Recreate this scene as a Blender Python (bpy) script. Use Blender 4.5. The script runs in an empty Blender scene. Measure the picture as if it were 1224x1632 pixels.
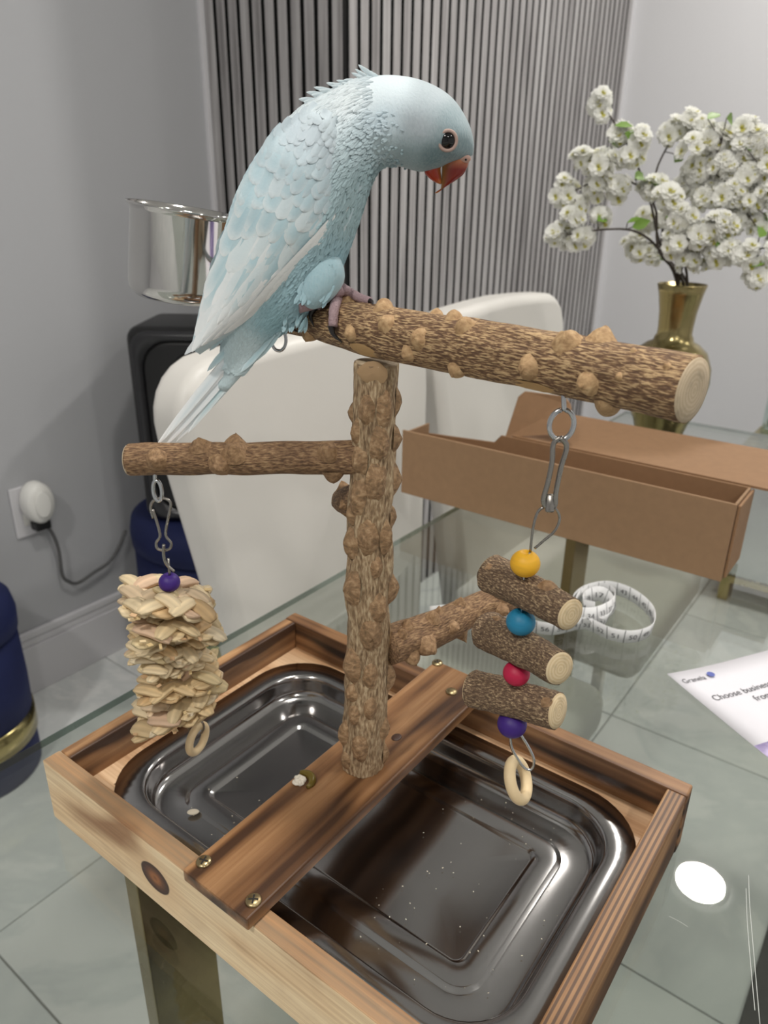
import bpy, bmesh, math, random
from mathutils import Vector, Matrix, noise
import numpy as np

rnd = random.Random(7)
S = bpy.context.scene
COL = S.collection

# ------------------------------------------------------------------ camera
W_IMG, H_IMG, F_PX = 1224, 1632, 1173.4
CAM = Vector((0.40838, -0.17467, 1.14293))
C_RIGHT = Vector((0.79944, 0.60060, 0.01344)).normalized()
C_FWD = Vector((-0.54930, 0.73980, -0.38862)).normalized()
C_RIGHT = (C_RIGHT - C_FWD * C_RIGHT.dot(C_FWD)).normalized()
C_UP = C_RIGHT.cross(C_FWD).normalized()
HFWD = Vector((C_FWD.x, C_FWD.y, 0)).normalized()
cd = bpy.data.cameras.new('camera')
cam = bpy.data.objects.new('camera', cd)
COL.objects.link(cam)
cd.sensor_fit = 'VERTICAL'
cd.lens = 6.86
cd.sensor_height = 6.86 * H_IMG / F_PX
cd.clip_start = 0.02
cd.clip_end = 30
cd.dof.use_dof = True
cd.dof.focus_distance = 0.375
cd.dof.aperture_fstop = 3.8
cam.matrix_world = Matrix((
    (C_RIGHT.x, C_UP.x, -C_FWD.x, CAM.x),
    (C_RIGHT.y, C_UP.y, -C_FWD.y, CAM.y),
    (C_RIGHT.z, C_UP.z, -C_FWD.z, CAM.z),
    (0, 0, 0, 1)))
S.camera = cam

# ------------------------------------------------------------------ world, lights, exposure
S.view_settings.view_transform = 'Standard'
S.view_settings.look = 'None'
S.view_settings.gamma = 1
S.view_settings.use_curve_mapping = False
S.view_settings.exposure = 0.0
wd = bpy.data.worlds.new('world')
S.world = wd
wd.use_nodes = True
wd.node_tree.nodes['Background'].inputs[0].default_value = (0.8, 0.85, 0.9, 1)
wd.node_tree.nodes['Background'].inputs[1].default_value = 0.2
CEIL = 2.62
LAMP_POWER = 15.0
LAMP_SPOTS = [(0.185, 2.085), (0.185, 0.45), (0.185, -1.2), (1.75, 2.085), (1.75, 0.45), (1.75, -1.2)]
LAMP_GAIN = [1.4, 0.85, 1.35, 0.5, 0.75, 0.9]

# ------------------------------------------------------------------ helpers
TT = 0.75            # table top height
TRAY_L, TRAY_W, TRAY_H = 0.35, 0.2423, 0.0495
ZT = TT + TRAY_H     # top of the tray boards


def ray(u, v):
    return C_FWD + C_RIGHT * ((u - 612) / F_PX) + C_UP * ((816 - v) / F_PX)


def at_d(u, v, d):
    return CAM + ray(u, v) * d


def at_x(u, v, x):
    r = ray(u, v)
    return CAM + r * ((x - CAM.x) / r.x)


def at_y(u, v, y):
    r = ray(u, v)
    return CAM + r * ((y - CAM.y) / r.y)


def at_z(u, v, z):
    r = ray(u, v)
    return CAM + r * ((z - CAM.z) / r.z)


def at_plane(u, v, p0, n=HFWD):
    r = ray(u, v)
    return CAM + r * ((p0 - CAM).dot(n) / r.dot(n))


def depth(p):
    return (p - CAM).dot(C_FWD)


def proj(p):
    q = p - CAM
    d = q.dot(C_FWD)
    return (612 + F_PX * q.dot(C_RIGHT) / d, 816 - F_PX * q.dot(C_UP) / d)


def lin(c):
    return tuple(((x / 255) / 12.92 if x / 255 <= 0.04045 else ((x / 255 + 0.055) / 1.055) ** 2.4) for x in c[:3])


def catmull(pts, n):
    """n samples through pts (tuples of floats)"""
    P = [np.array(p, float) for p in pts]
    out = []
    m = len(P) - 1
    for i in range(n):
        t = i / (n - 1) * m
        k = min(int(t), m - 1)
        f = t - k
        p1, p2 = P[k], P[k + 1]
        p0 = P[k - 1] if k > 0 else 2 * p1 - p2
        p3 = P[k + 2] if k + 2 <= m else 2 * p2 - p1
        out.append(0.5 * ((2 * p1) + (p2 - p0) * f + (2 * p0 - 5 * p1 + 4 * p2 - p3) * f * f + (3 * p1 - p0 - 3 * p2 + p3) * f ** 3))
    return out


def vsm(pts, n):
    return [Vector(p) for p in catmull([tuple(p) for p in pts], n)]


def tag(o, label=None, cat=None, group=None, kind=None):
    if label:
        o['label'] = label
    if cat:
        o['category'] = cat
    if group:
        o['group'] = group
    if kind:
        o['kind'] = kind
    return o


def empty(name, loc, label=None, cat=None, group=None, kind=None):
    o = bpy.data.objects.new(name, None)
    o.empty_display_size = 0.02
    COL.objects.link(o)
    o.location = loc
    return tag(o, label, cat, group, kind)


def root_loc(o):
    while o.parent:
        o = o.parent
    return Vector(o.location)


class MB:
    def __init__(s):
        s.v, s.f, s.bc, s.col, s.sm = [], [], [], [], []

    def add(s, vs, fs, bc=None, col=None, smooth=True):
        b = len(s.v)
        s.v += [Vector(x) for x in vs]
        s.f += [tuple(i + b for i in f) for f in fs]
        s.sm += [smooth] * len(fs)
        s.bc += list(bc) if bc is not None else [tuple(x) for x in vs]
        s.col += list(col) if col is not None else [(1, 1, 1)] * len(vs)
        return s

    def build(s, name, mat, parent=None, loc=None):
        o0 = root_loc(parent) if parent else (Vector(loc) if loc is not None else Vector((0, 0, 0)))
        me = bpy.data.meshes.new(name)
        me.from_pydata([tuple(x - o0) for x in s.v], [], s.f)
        me.polygons.foreach_set('use_smooth', s.sm)
        a = me.attributes.new('bc', 'FLOAT_VECTOR', 'POINT')
        a.data.foreach_set('vector', [c for p in s.bc for c in p])
        a = me.color_attributes.new('Col', 'FLOAT_COLOR', 'POINT')
        a.data.foreach_set('color', [c for p in s.col for c in (p[0], p[1], p[2], 1)])
        me.materials.append(mat)
        me.update()
        o = bpy.data.objects.new(name, me)
        COL.objects.link(o)
        if parent:
            o.parent = parent
        else:
            o.location = o0
        return o

    # -- shapes
    def box(s, lo, hi, bev=0.0, seg=2, M=None, smooth=False):
        bm = bmesh.new()
        bmesh.ops.create_cube(bm, size=1)
        lo, hi = Vector(lo), Vector(hi)
        for v in bm.verts:
            v.co = Vector(((lo[i] + hi[i]) / 2 + v.co[i] * (hi[i] - lo[i])) for i in range(3))
        if bev > 0:
            bmesh.ops.bevel(bm, geom=bm.edges[:] + bm.verts[:], offset=bev, segments=seg, profile=0.5, affect='EDGES')
        bm.verts.index_update()
        vs = [(M @ v.co if M else v.co.copy()) for v in bm.verts]
        bc = [tuple(v.co) for v in bm.verts]
        fs = [[v.index for v in f.verts] for f in bm.faces]
        bm.free()
        return s.add(vs, fs, bc, smooth=smooth)

    def tube(s, path, rad, sides=10, closed=False, caps=True, fn=None, smooth=True, up=None, squash=1.0):
        n = len(path)
        path = [Vector(p) for p in path]
        if not hasattr(rad, '__len__'):
            rad = [rad] * n
        T = []
        for i in range(n):
            if closed:
                t = path[(i + 1) % n] - path[i - 1]
            else:
                t = path[min(i + 1, n - 1)] - path[max(i - 1, 0)]
            T.append(t.normalized())
        a = Vector(up) if up is not None else (Vector((0, 0, 1)) if abs(T[0].z) < 0.9 else Vector((1, 0, 0)))
        N = (a - T[0] * a.dot(T[0])).normalized()
        vs, bc, fs = [], [], []
        L = 0
        for i in range(n):
            if i:
                L += (path[i] - path[i - 1]).length
            N = (N - T[i] * N.dot(T[i])).normalized()
            B = T[i].cross(N)
            for k in range(sides):
                th = 2 * math.pi * k / sides
                r = rad[i]
                if fn:
                    r = fn(r, th, L)
                vs.append(path[i] + N * (r * math.cos(th)) + B * (r * math.sin(th) * squash))
                bc.append((rad[i] * math.cos(th), rad[i] * math.sin(th), L))
        m = n if closed else n - 1
        for i in range(m):
            j = (i + 1) % n
            for k in range(sides):
                k2 = (k + 1) % sides
                fs.append((i * sides + k, i * sides + k2, j * sides + k2, j * sides + k))
        if caps and not closed:
            fs.append(tuple(range(sides - 1, -1, -1)))
            fs.append(tuple((n - 1) * sides + k for k in range(sides)))
        return s.add(vs, fs, bc, smooth=smooth)

    def lathe(s, prof, c, segs=32, M=None, closed_bottom=True, closed_top=False, smooth=True):
        c = Vector(c)
        vs, bc, fs = [], [], []
        for (r, z) in prof:
            for k in range(segs):
                th = 2 * math.pi * k / segs
                p = Vector((r * math.cos(th), r * math.sin(th), z))
                bc.append(tuple(p))
                vs.append(c + (M @ p if M else p))
        for i in range(len(prof) - 1):
            for k in range(segs):
                k2 = (k + 1) % segs
                fs.append((i * segs + k, i * segs + k2, (i + 1) * segs + k2, (i + 1) * segs + k))
        if closed_bottom:
            fs.append(tuple(range(segs - 1, -1, -1)))
        if closed_top:
            fs.append(tuple((len(prof) - 1) * segs + k for k in range(segs)))
        return s.add(vs, fs, bc, smooth=smooth)

    def ellipsoid(s, c, ax, seg=16, rings=10, M=None, power=1.0):
        c = Vector(c)
        vs, fs, bc = [], [], []
        for i in range(rings + 1):
            ph = math.pi * i / rings
            for k in range(seg):
                th = 2 * math.pi * k / seg
                p = Vector((ax[0] * math.sin(ph) * math.cos(th), ax[1] * math.sin(ph) * math.sin(th), ax[2] * math.cos(ph)))
                bc.append(tuple(p))
                vs.append(c + (M @ p if M else p))
        for i in range(rings):
            for k in range(seg):
                k2 = (k + 1) % seg
                fs.append((i * seg + k, (i + 1) * seg + k, (i + 1) * seg + k2, i * seg + k2))
        return s.add(vs, fs, bc)

    def loft(s, loops, closed=True, cap0=True, cap1=True, bc=None, col=None, smooth=True):
        n = len(loops[0])
        vs = [p for l in loops for p in l]
        fs = []
        for i in range(len(loops) - 1):
            for k in range(n if closed else n - 1):
                k2 = (k + 1) % n
                fs.append((i * n + k, i * n + k2, (i + 1) * n + k2, (i + 1) * n + k))
        if cap0:
            fs.append(tuple(range(n - 1, -1, -1)))
        if cap1:
            fs.append(tuple((len(loops) - 1) * n + k for k in range(n)))
        return s.add(vs, fs, bc, col, smooth)


def frame(z, x=None):
    z = Vector(z).normalized()
    if x is None:
        x = Vector((0, 0, 1)) if abs(z.z) < 0.9 else Vector((1, 0, 0))
    x = Vector(x)
    x = (x - z * x.dot(z)).normalized()
    y = z.cross(x)
    return Matrix(((x.x, y.x, z.x), (x.y, y.y, z.y), (x.z, y.z, z.z)))


def copy_tree(o, parent=None):
    c = o.copy()
    COL.objects.link(c)
    c.parent = parent
    for ch in list(o.children):
        copy_tree(ch, c)
    return c


# ------------------------------------------------------------------ materials
class NT:
    def __init__(s, name):
        s.m = bpy.data.materials.new(name)
        s.m.use_nodes = True
        s.t = s.m.node_tree
        s.b = s.t.nodes['Principled BSDF']
        s.out = s.t.nodes['Material Output']

    def n(s, typ, ins=None, **kw):
        o = s.t.nodes.new(typ)
        for k, v in kw.items():
            setattr(o, k, v)
        for k, v in (ins or {}).items():
            s.put(o.inputs[k], v)
        return o

    def put(s, sock, v):
        if isinstance(v, bpy.types.NodeSocket):
            s.t.links.new(v, sock)
        elif isinstance(v, bpy.types.Node):
            s.t.links.new(v.outputs[0], sock)
        elif hasattr(v, '__len__') and len(v) == 3 and sock.type == 'RGBA':
            sock.default_value = (*v, 1)
        else:
            sock.default_value = v

    def set(s, **kw):
        for k, v in kw.items():
            s.put(s.b.inputs[k.replace('_', ' ')], v)
        return s

    def attr(s, name):
        return s.n('ShaderNodeAttribute', attribute_name=name).outputs['Color' if name == 'Col' else 'Vector']

    def obj(s):
        return s.n('ShaderNodeTexCoord').outputs['Object']

    def mapping(s, vec, scale=(1, 1, 1), loc=(0, 0, 0), rot=(0, 0, 0)):
        return s.n('ShaderNodeMapping', {'Vector': vec, 'Scale': scale, 'Location': loc, 'Rotation': rot}).outputs[0]

    def noise(s, vec, scale=1.0, detail=3, rough=0.5, dist=0.0):
        return s.n('ShaderNodeTexNoise', {'Vector': vec, 'Scale': scale, 'Detail': detail, 'Roughness': rough, 'Distortion': dist}).outputs[0]

    def ramp(s, fac, stops, interp='LINEAR'):
        r = s.n('ShaderNodeValToRGB', {'Fac': fac})
        cr = r.color_ramp
        cr.interpolation = interp
        while len(cr.elements) < len(stops):
            cr.elements.new(0.5)
        for e, (p, c) in zip(cr.elements, stops):
            e.position = p
            e.color = (*c, 1) if hasattr(c, '__len__') else (c, c, c, 1)
        return r.outputs[0]

    def mix(s, fac, a, b, mode='MIX'):
        m = s.n('ShaderNodeMix', data_type='RGBA', blend_type=mode)
        s.put(m.inputs[0], fac)
        s.put(m.inputs[6], a)
        s.put(m.inputs[7], b)
        return m.outputs[2]

    def math(s, op, a, b=0.0, c=0.0):
        m = s.n('ShaderNodeMath', operation=op)
        s.put(m.inputs[0], a)
        s.put(m.inputs[1], b)
        s.put(m.inputs[2], c)
        return m.outputs[0]

    def bump(s, h, strength=0.3, dist=0.001):
        s.put(s.b.inputs['Normal'], s.n('ShaderNodeBump', {'Height': h, 'Strength': strength, 'Distance': dist}).outputs[0])
        return s


def plain(name, rgb, rough=0.5, metal=0.0, **kw):
    t = NT(name)
    t.set(Base_Color=lin(rgb), Roughness=rough, Metallic=metal, **kw)
    return t.m


def rough_noise(t, vec, scale, lo, hi):
    t.set(Roughness=t.ramp(t.noise(vec, scale, 3), [(0.3, lo), (0.7, hi)]))


def m_paint(name, rgb):
    t = NT(name)
    o = t.obj()
    n = t.noise(o, 1.2, 2)
    t.set(Base_Color=t.mix(n, lin(rgb), lin(tuple(min(255, c * 1.03) for c in rgb))), Roughness=0.62)
    t.bump(t.noise(o, 180, 3), 0.08, 0.001)
    return t.m


def m_wood(name, light, mid, dark, axis, band=55, along=2.0, thr=(0.36, 0.5, 0.64), seed=0.0, gloss=0.45, knot=None, edge=None, stripes=None):
    """torched pine: bands run along the board axis (0 = x, 1 = y)"""
    t = NT(name)
    o = t.obj()
    sc = [band, band, band]
    sc[axis] = along
    w = t.noise(t.mapping(o, (7, 7, 7), (seed, seed, seed)), 1, 2)
    v0 = t.mapping(o, tuple(sc), (seed * 3.1, seed * 1.7, seed))
    v = t.n('ShaderNodeVectorMath', {0: v0, 1: t.n('ShaderNodeCombineXYZ', {0: t.math('MULTIPLY', w, 1.2), 1: t.math('MULTIPLY', w, 1.2), 2: t.math('MULTIPLY', w, 1.2)})}, operation='ADD').outputs[0]
    band_n = t.noise(v, 1, 1.5, 0.45)
    c = t.ramp(band_n, [(thr[0], lin(dark)), (thr[1], lin(mid)), (thr[2], lin(light))])
    sc2 = [420, 420, 420]
    sc2[axis] = 9
    grain = t.noise(t.mapping(o, tuple(sc2), (seed, 0, 0)), 1, 3, 0.6)
    c = t.mix(t.ramp(grain, [(0.35, 0.0), (0.65, 0.5)]), c, (0.55, 0.42, 0.32), 'MULTIPLY')
    blot = t.noise(t.mapping(o, (28, 28, 28), (seed * 2, 0, 0)), 1, 3)
    c = t.mix(t.ramp(blot, [(0.52, 0.0), (0.78, 0.38)]), c, lin(dark))
    if stripes:
        ax, fr, lo_, hi_ = stripes
        sep = t.n('ShaderNodeSeparateXYZ', {0: o})
        sn = t.math('SINE', t.math('ADD', t.math('MULTIPLY', sep.outputs[ax], fr), t.math('MULTIPLY', w, 3.0)))
        c = t.mix(t.ramp(t.math('MULTIPLY_ADD', sn, 0.5, 0.5), [(0.35, lo_), (0.75, hi_)]), c, lin(dark))
    if knot:
        kx, ky, kz, a, b = knot
        dd = t.n('ShaderNodeVectorMath', {0: t.mapping(o, (1 / a, 0.0, 1 / b), (-kx / a, 0, -kz / b)), 1: t.n('ShaderNodeCombineXYZ', {0: t.math('MULTIPLY', t.math('SUBTRACT', blot, 0.5), 0.25)})}, operation='ADD')
        ln = t.n('ShaderNodeVectorMath', {0: dd}, operation='LENGTH').outputs['Value']
        kc = t.ramp(ln, [(0.0, lin((120, 70, 35))), (0.22, lin((160, 100, 55))), (0.5, lin((105, 62, 36))), (0.78, lin((70, 40, 30))), (0.95, lin((60, 36, 26)))])
        c = t.mix(t.ramp(ln, [(1.1, 1.0), (2.4, 0.0)] if False else [(0.93, 0.0), (1.0, 1.0)]), kc, t.mix(t.ramp(t.math('DIVIDE', ln, 4.0), [(0.24, 0.75), (0.62, 0.0)]), c, lin((226, 192, 150))))
    if edge:
        z_ = t.n('ShaderNodeSeparateXYZ', {0: o}).outputs[2]
        c = t.mix(t.math('MULTIPLY', t.ramp(t.math('DIVIDE', t.math('ADD', z_, t.math('MULTIPLY', blot, 0.002)), 0.06), [(edge / 0.06 - 0.004, 0.0), (edge / 0.06 + 0.006, 1.0)]), 0.8), c, t.mix(t.ramp(grain, [(0.3, 0.0), (0.7, 1.0)]), lin((90, 62, 42)), lin((166, 122, 82))))
    t.set(Base_Color=c, Roughness=gloss)
    t.bump(grain, 0.25, 0.0006)
    return t.m


def m_bark(name, dark, mid, light, fa, fl, thr, bump=0.8, rough=0.75):
    t = NT(name)
    v = t.attr('bc')
    w = t.noise(t.mapping(v, (120, 120, 60)), 1, 2)
    vv = t.n('ShaderNodeVectorMath', {0: t.mapping(v, (fa, fa, fl)), 1: t.n('ShaderNodeCombineXYZ', {0: t.math('MULTIPLY', w, 2.0), 1: t.math('MULTIPLY', w, 2.0), 2: w})}, operation='ADD').outputs[0]
    n = t.noise(vv, 1, 2.5, 0.55)
    c = t.ramp(n, [(thr[0], lin(dark)), (thr[1], lin(mid)), (thr[2], lin(light))])
    big = t.noise(t.mapping(v, (60, 60, 30)), 1, 3)
    c = t.mix(t.ramp(big, [(0.35, 0.35), (0.65, 0.0)]), c, lin(dark))
    t.set(Base_Color=c, Roughness=rough)
    t.bump(n, bump, 0.0012)
    return t.m


def m_glass(name, tint, rough=0.0, fres=1.45, strength=1.0):
    """thin clear pane: tinted see-through plus fresnel mirror"""
    t = NT(name)
    tr = t.n('ShaderNodeBsdfTransparent', {'Color': tint})
    gl = t.n('ShaderNodeBsdfGlossy', {'Color': (1, 1, 1), 'Roughness': rough})
    geo = t.n('ShaderNodeNewGeometry')
    dt = t.n('ShaderNodeVectorMath', {0: geo.outputs['Normal'], 1: geo.outputs['Incoming']}, operation='DOT_PRODUCT').outputs['Value']
    f0 = ((fres - 1) / (fres + 1)) ** 2
    sch = t.math('MULTIPLY_ADD', t.math('POWER', t.math('SUBTRACT', 1.0, t.math('ABSOLUTE', dt)), 5.0), 1 - f0, f0)
    mx = t.n('ShaderNodeMixShader', {0: t.math('MULTIPLY', sch, strength), 1: tr.outputs[0], 2: gl.outputs[0]})
    t.t.links.new(mx.outputs[0], t.out.inputs[0])
    return t.m


def m_vcol(name, rough=0.7, bump=None, **kw):
    t = NT(name)
    t.set(Base_Color=t.attr('Col'), Roughness=rough, **kw)
    if bump:
        t.bump(t.noise(t.mapping(t.obj(), bump[0]), 1, 3), bump[1], 0.0006)
    return t.m


def m_steel(name, rgb, rough, streak=None, sc=(1, 1, 1)):
    t = NT(name)
    o = t.obj()
    n = t.noise(t.mapping(o, sc), 1, 3)
    t.set(Base_Color=lin(rgb), Metallic=1.0, Roughness=t.ramp(n, [(0.3, rough * 0.7), (0.7, rough * 1.4)]))
    t.bump(n, 0.04, 0.0004)
    return t.m


def m_marble():
    t = NT('marble_tile')
    o = t.n('ShaderNodeTexCoord').outputs['Object']
    inf = t.n('ShaderNodeObjectInfo')
    v = t.n('ShaderNodeVectorMath', {0: o, 1: t.n('ShaderNodeCombineXYZ', {0: t.math('MULTIPLY', inf.outputs['Random'], 19.0), 1: t.math('MULTIPLY', inf.outputs['Random'], 7.0)})}, operation='ADD').outputs[0]
    n = t.noise(v, 2.2, 5, 0.6, 1.4)
    c = t.ramp(n, [(0.40, lin((226, 228, 226))), (0.5, lin((214, 217, 216))), (0.56, lin((230, 231, 229)))])
    t.set(Base_Color=c, Roughness=0.12)
    return t.m


def m_leather():
    t = NT('white_leather')
    o = t.obj()
    t.set(Base_Color=t.mix(t.noise(o, 6, 3), lin((211, 208, 202)), lin((222, 219, 213))), Roughness=0.42)
    t.bump(t.noise(o, 420, 3), 0.12, 0.0006)
    return t.m


def m_velvet():
    t = NT('blue_velvet')
    o = t.obj()
    t.set(Base_Color=t.mix(t.noise(o, 9, 3), lin((4, 14, 54)), lin((10, 26, 80))), Roughness=0.8, Sheen_Weight=0.08, Sheen_Tint=lin((40, 70, 170)))
    t.bump(t.noise(o, 900, 2), 0.2, 0.0006)
    return t.m


def m_slat():
    t = NT('grey_oak_slat')
    o = t.obj()
    inf = t.n('ShaderNodeObjectInfo')
    v = t.n('ShaderNodeVectorMath', {0: t.mapping(o, (60, 60, 2.4)), 1: t.n('ShaderNodeCombineXYZ', {2: t.math('MULTIPLY', inf.outputs['Random'], 40.0)})}, operation='ADD').outputs[0]
    n = t.noise(v, 1, 4, 0.6)
    c = t.ramp(n, [(0.3, lin((124, 121, 121))), (0.5, lin((162, 159, 159))), (0.7, lin((184, 182, 182)))])
    t.set(Base_Color=c, Roughness=0.5)
    return t.m


def m_cardboard(name, rgb):
    t = NT(name)
    o = t.obj()
    n = t.noise(o, 90, 4)
    t.set(Base_Color=t.mix(n, lin(tuple(c * 0.93 for c in rgb)), lin(tuple(min(255, c * 1.05) for c in rgb))), Roughness=0.75)
    t.bump(t.noise(t.mapping(o, (30, 30, 600)), 1, 2), 0.05, 0.0005)
    return t.m


M = dict(
    wall=m_paint('grey_wall_paint', (176, 177, 180)),
    wall_far=m_paint('pale_wall_paint', (212, 212, 215)),
    ceiling=m_paint('ceiling_paint', (232, 232, 230)),
    trimw=plain('white_trim_paint', (212, 211, 214), 0.4),
    marble=m_marble(),
    grout=plain('tile_grout', (150, 150, 146), 0.8),
    slat=m_slat(),
    felt=plain('black_felt_backing', (5, 5, 5), 0.95),
    glass=m_glass('table_glass', (0.80, 0.822, 0.798), 0.0, 1.5, 1.25),
    glass_edge=m_glass('glass_edge', (0.58, 0.66, 0.62), 0.1, 1.5, 2.5),
    glass_clear=m_glass('clear_glass', (0.80, 0.88, 0.85), 0.0, 1.5, 1.2),
    gold=m_steel('brushed_gold', (172, 160, 112), 0.22, sc=(40, 40, 40)),
    gold_dark=m_steel('antique_gold', (128, 115, 76), 0.2, sc=(40, 40, 40)),
    gold_vase=m_steel('polished_gold', (160, 146, 102), 0.2, sc=(60, 60, 60)),
    leather=m_leather(),
    velvet=m_velvet(),
    black=plain('black_plastic', (11, 11, 12), 0.4),
    black_gloss=plain('dark_speaker_trim', (34, 34, 37), 0.28),
    cone=plain('speaker_cone', (18, 18, 20), 0.55),
    white_plastic=plain('white_plastic', (232, 231, 226), 0.35),
    cord=plain('grey_cord', (92, 92, 92), 0.5),
    card=m_cardboard('brown_cardboard', (154, 122, 91)),
    card_in=m_cardboard('cardboard_inside', (150, 115, 83)),
    paper=plain('printed_paper', (232, 230, 236), 0.6),
    ink=plain('dark_ink', (74, 74, 80), 0.6),
    ink_blue=plain('blue_ink', (92, 104, 176), 0.6),
    tape=plain('white_vinyl_tape', (232, 232, 232), 0.45),
    tape_end=plain('yellow_tape_end', (232, 190, 62), 0.4),
    steel=m_steel('polished_steel', (205, 203, 200), 0.09, sc=(30, 30, 30)),
    pan=plain('stainless_pan', (172, 170, 169), 0.15, 1.0),
    wire=m_steel('zinc_wire', (196, 198, 200), 0.2, sc=(90, 90, 90)),
    wire_dark=m_steel('nickel_wire', (158, 154, 148), 0.24, sc=(90, 90, 90)),
    screw=m_steel('brass_screw', (164, 146, 110), 0.3, sc=(90, 90, 90)),
    bark=m_bark('speckled_bark', (98, 72, 52), (134, 102, 72), (206, 174, 130), 1300, 240, (0.40, 0.49, 0.60)),
    bark_thin=m_bark('thin_brown_bark', (92, 68, 48), (136, 104, 74), (178, 146, 108), 1000, 300, (0.34, 0.5, 0.68)),
    bark_trunk=m_bark('grey_trunk_bark', (110, 88, 64), (160, 134, 102), (204, 182, 148), 700, 190, (0.32, 0.48, 0.66)),
    bark_toy=m_bark('grey_twig_bark', (90, 70, 54), (128, 104, 80), (204, 178, 140), 1300, 560, (0.38, 0.53, 0.68)),
    knob=m_bark('tan_knob_bark', (158, 124, 88), (188, 154, 112), (206, 174, 132), 400, 400, (0.3, 0.5, 0.7), 0.5),
    knob_trunk=m_bark('orange_knob_bark', (118, 94, 68), (154, 122, 88), (186, 156, 120), 420, 170, (0.3, 0.5, 0.7), 0.6),
    knob_thin=m_bark('brown_knob_bark', (116, 88, 62), (152, 120, 86), (178, 146, 110), 420, 420, (0.3, 0.5, 0.7), 0.5),
    straw=m_vcol('dried_palm_straw', 0.65, ((500, 500, 500), 0.3)),
    feather=m_vcol('blue_feather', 0.72, ((700, 700, 700), 0.15)),
    skin=m_vcol('grey_pink_foot_skin', 0.6, ((900, 900, 900), 0.3)),
    claw=plain('black_claw', (34, 30, 30), 0.3),
    eye=plain('black_eye', (8, 8, 9), 0.05),
    eye_ring=plain('beige_eye_ring', (180, 154, 144), 0.6),
    beak=m_vcol('red_beak', 0.22),
    cere=plain('pink_cere', (196, 160, 146), 0.55),
    petal=plain('white_petal', (246, 245, 236), 0.6, Subsurface_Weight=0.0),
    petal_eye=plain('yellow_flower_centre', (214, 214, 120), 0.6),
    leaf=plain('green_leaf', (108, 142, 52), 0.5),
    stem=plain('dark_stem', (74, 66, 60), 0.7),
    rug=plain('charcoal_rug', (66, 64, 62), 0.95),
    mirror=m_steel('mirrored_panel', (176, 182, 178), 0.12, sc=(8, 8, 8)),
    dropping=plain('bird_dropping_white', (226, 218, 202), 0.4),
    dropping_g=plain('bird_dropping_green', (104, 88, 30), 0.3),
    crumb=plain('seed_crumbs', (214, 204, 184), 0.6),
    ringwood=plain('pale_birch', (226, 202, 160), 0.5),
)
for nm, rgb in (('yellow', (250, 188, 40)), ('blue', (34, 136, 176)), ('red', (202, 24, 74)), ('purple', (62, 26, 128))):
    t = NT('painted_bead_' + nm)
    t.set(Base_Color=t.mix(t.noise(t.mapping(t.obj(), (150, 150, 900)), 1, 3), lin(rgb), lin(tuple(c * 0.88 for c in rgb))), Roughness=0.5)
    M['bead_' + nm] = t.m


def m_cut(name, a, b, fr):
    t = NT(name)
    v = t.attr('bc')
    ln = t.n('ShaderNodeVectorMath', {0: t.mapping(v, (1, 1, 0))}, operation='LENGTH').outputs['Value']
    nz = t.noise(t.mapping(v, (260, 260, 260)), 1, 3)
    s_ = t.math('SINE', t.math('ADD', t.math('MULTIPLY', ln, fr), t.math('MULTIPLY', nz, 5.0)))
    c = t.mix(t.math('MULTIPLY_ADD', s_, 0.5, 0.5), lin(a), lin(b))
    c = t.mix(t.ramp(nz, [(0.55, 0.0), (0.8, 0.5)]), c, lin(tuple(x * 0.75 for x in a)))
    t.set(Base_Color=c, Roughness=0.7)
    return t.m


M['cut'] = m_cut('cut_wood_end', (188, 168, 140), (202, 184, 156), 3600)
M['cut_toy'] = m_cut('pale_twig_end', (208, 184, 144), (222, 202, 166), 4200)

# ------------------------------------------------------------------ room shell
XW, YC, XC, YB = -1.2017, 1.229, -0.757, 2.842     # left wall, slat corner faces, far wall
X1, Y0 = 3.3, -3.2


def struct(name, lo, hi, mat, bev=0.0):
    o = MB().box(lo, hi, bev).build(name, mat)
    o['kind'] = 'structure'
    return o


floor = struct('floor', (XW - 0.1, Y0 - 0.1, -0.06), (X1 + 0.1, YB + 0.1, -0.004), M['grout'])
TS = 0.607
xs = [-0.62 + TS * k for k in range(-1, 8)]
ys = [0.118 + TS * k for k in range(-6, 6)]
tile_cache = {}
for i in range(len(xs) - 1):
    for j in range(len(ys) - 1):
        x0, x1 = max(xs[i], XW) + 0.0015, min(xs[i + 1], X1) - 0.0015
        y0, y1 = max(ys[j], Y0) + 0.0015, min(ys[j + 1], YB) - 0.0015
        if x1 - x0 < 0.02 or y1 - y0 < 0.02 or (x1 < XC and y0 > YC):
            continue
        key = (round(x1 - x0, 3), round(y1 - y0, 3))
        if key not in tile_cache:
            b = MB().box((-key[0] / 2, -key[1] / 2, -0.01), (key[0] / 2, key[1] / 2, 0.0), 0.0008, 1)
            o = b.build('floor_tile', M['marble'])
            tile_cache[key] = o
        else:
            o = tile_cache[key].copy()
            COL.objects.link(o)
        o.location = ((x0 + x1) / 2, (y0 + y1) / 2, 0)
        o.parent = floor
struct('ceiling', (XW - 0.1, Y0 - 0.1, CEIL), (X1 + 0.1, YB + 0.1, CEIL + 0.1), M['ceiling'])
struct('wall_left', (XW - 0.1, Y0 - 0.1, 0), (XW, YB, CEIL), M['wall'])
struct('wall_back', (XW, YB, 0), (X1 + 0.1, YB + 0.1, CEIL), M['wall_far'])
struct('wall_right', (X1, Y0 - 0.1, 0), (X1 + 0.1, YB, CEIL), M['wall_far'])
struct('wall_front', (XW, Y0 - 0.1, 0), (X1, Y0, CEIL), M['wall_far'])
bb = MB()
bb.box((XW, Y0, 0), (XW + 0.014, YC - 0.02, 0.128), 0.002)
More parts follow.
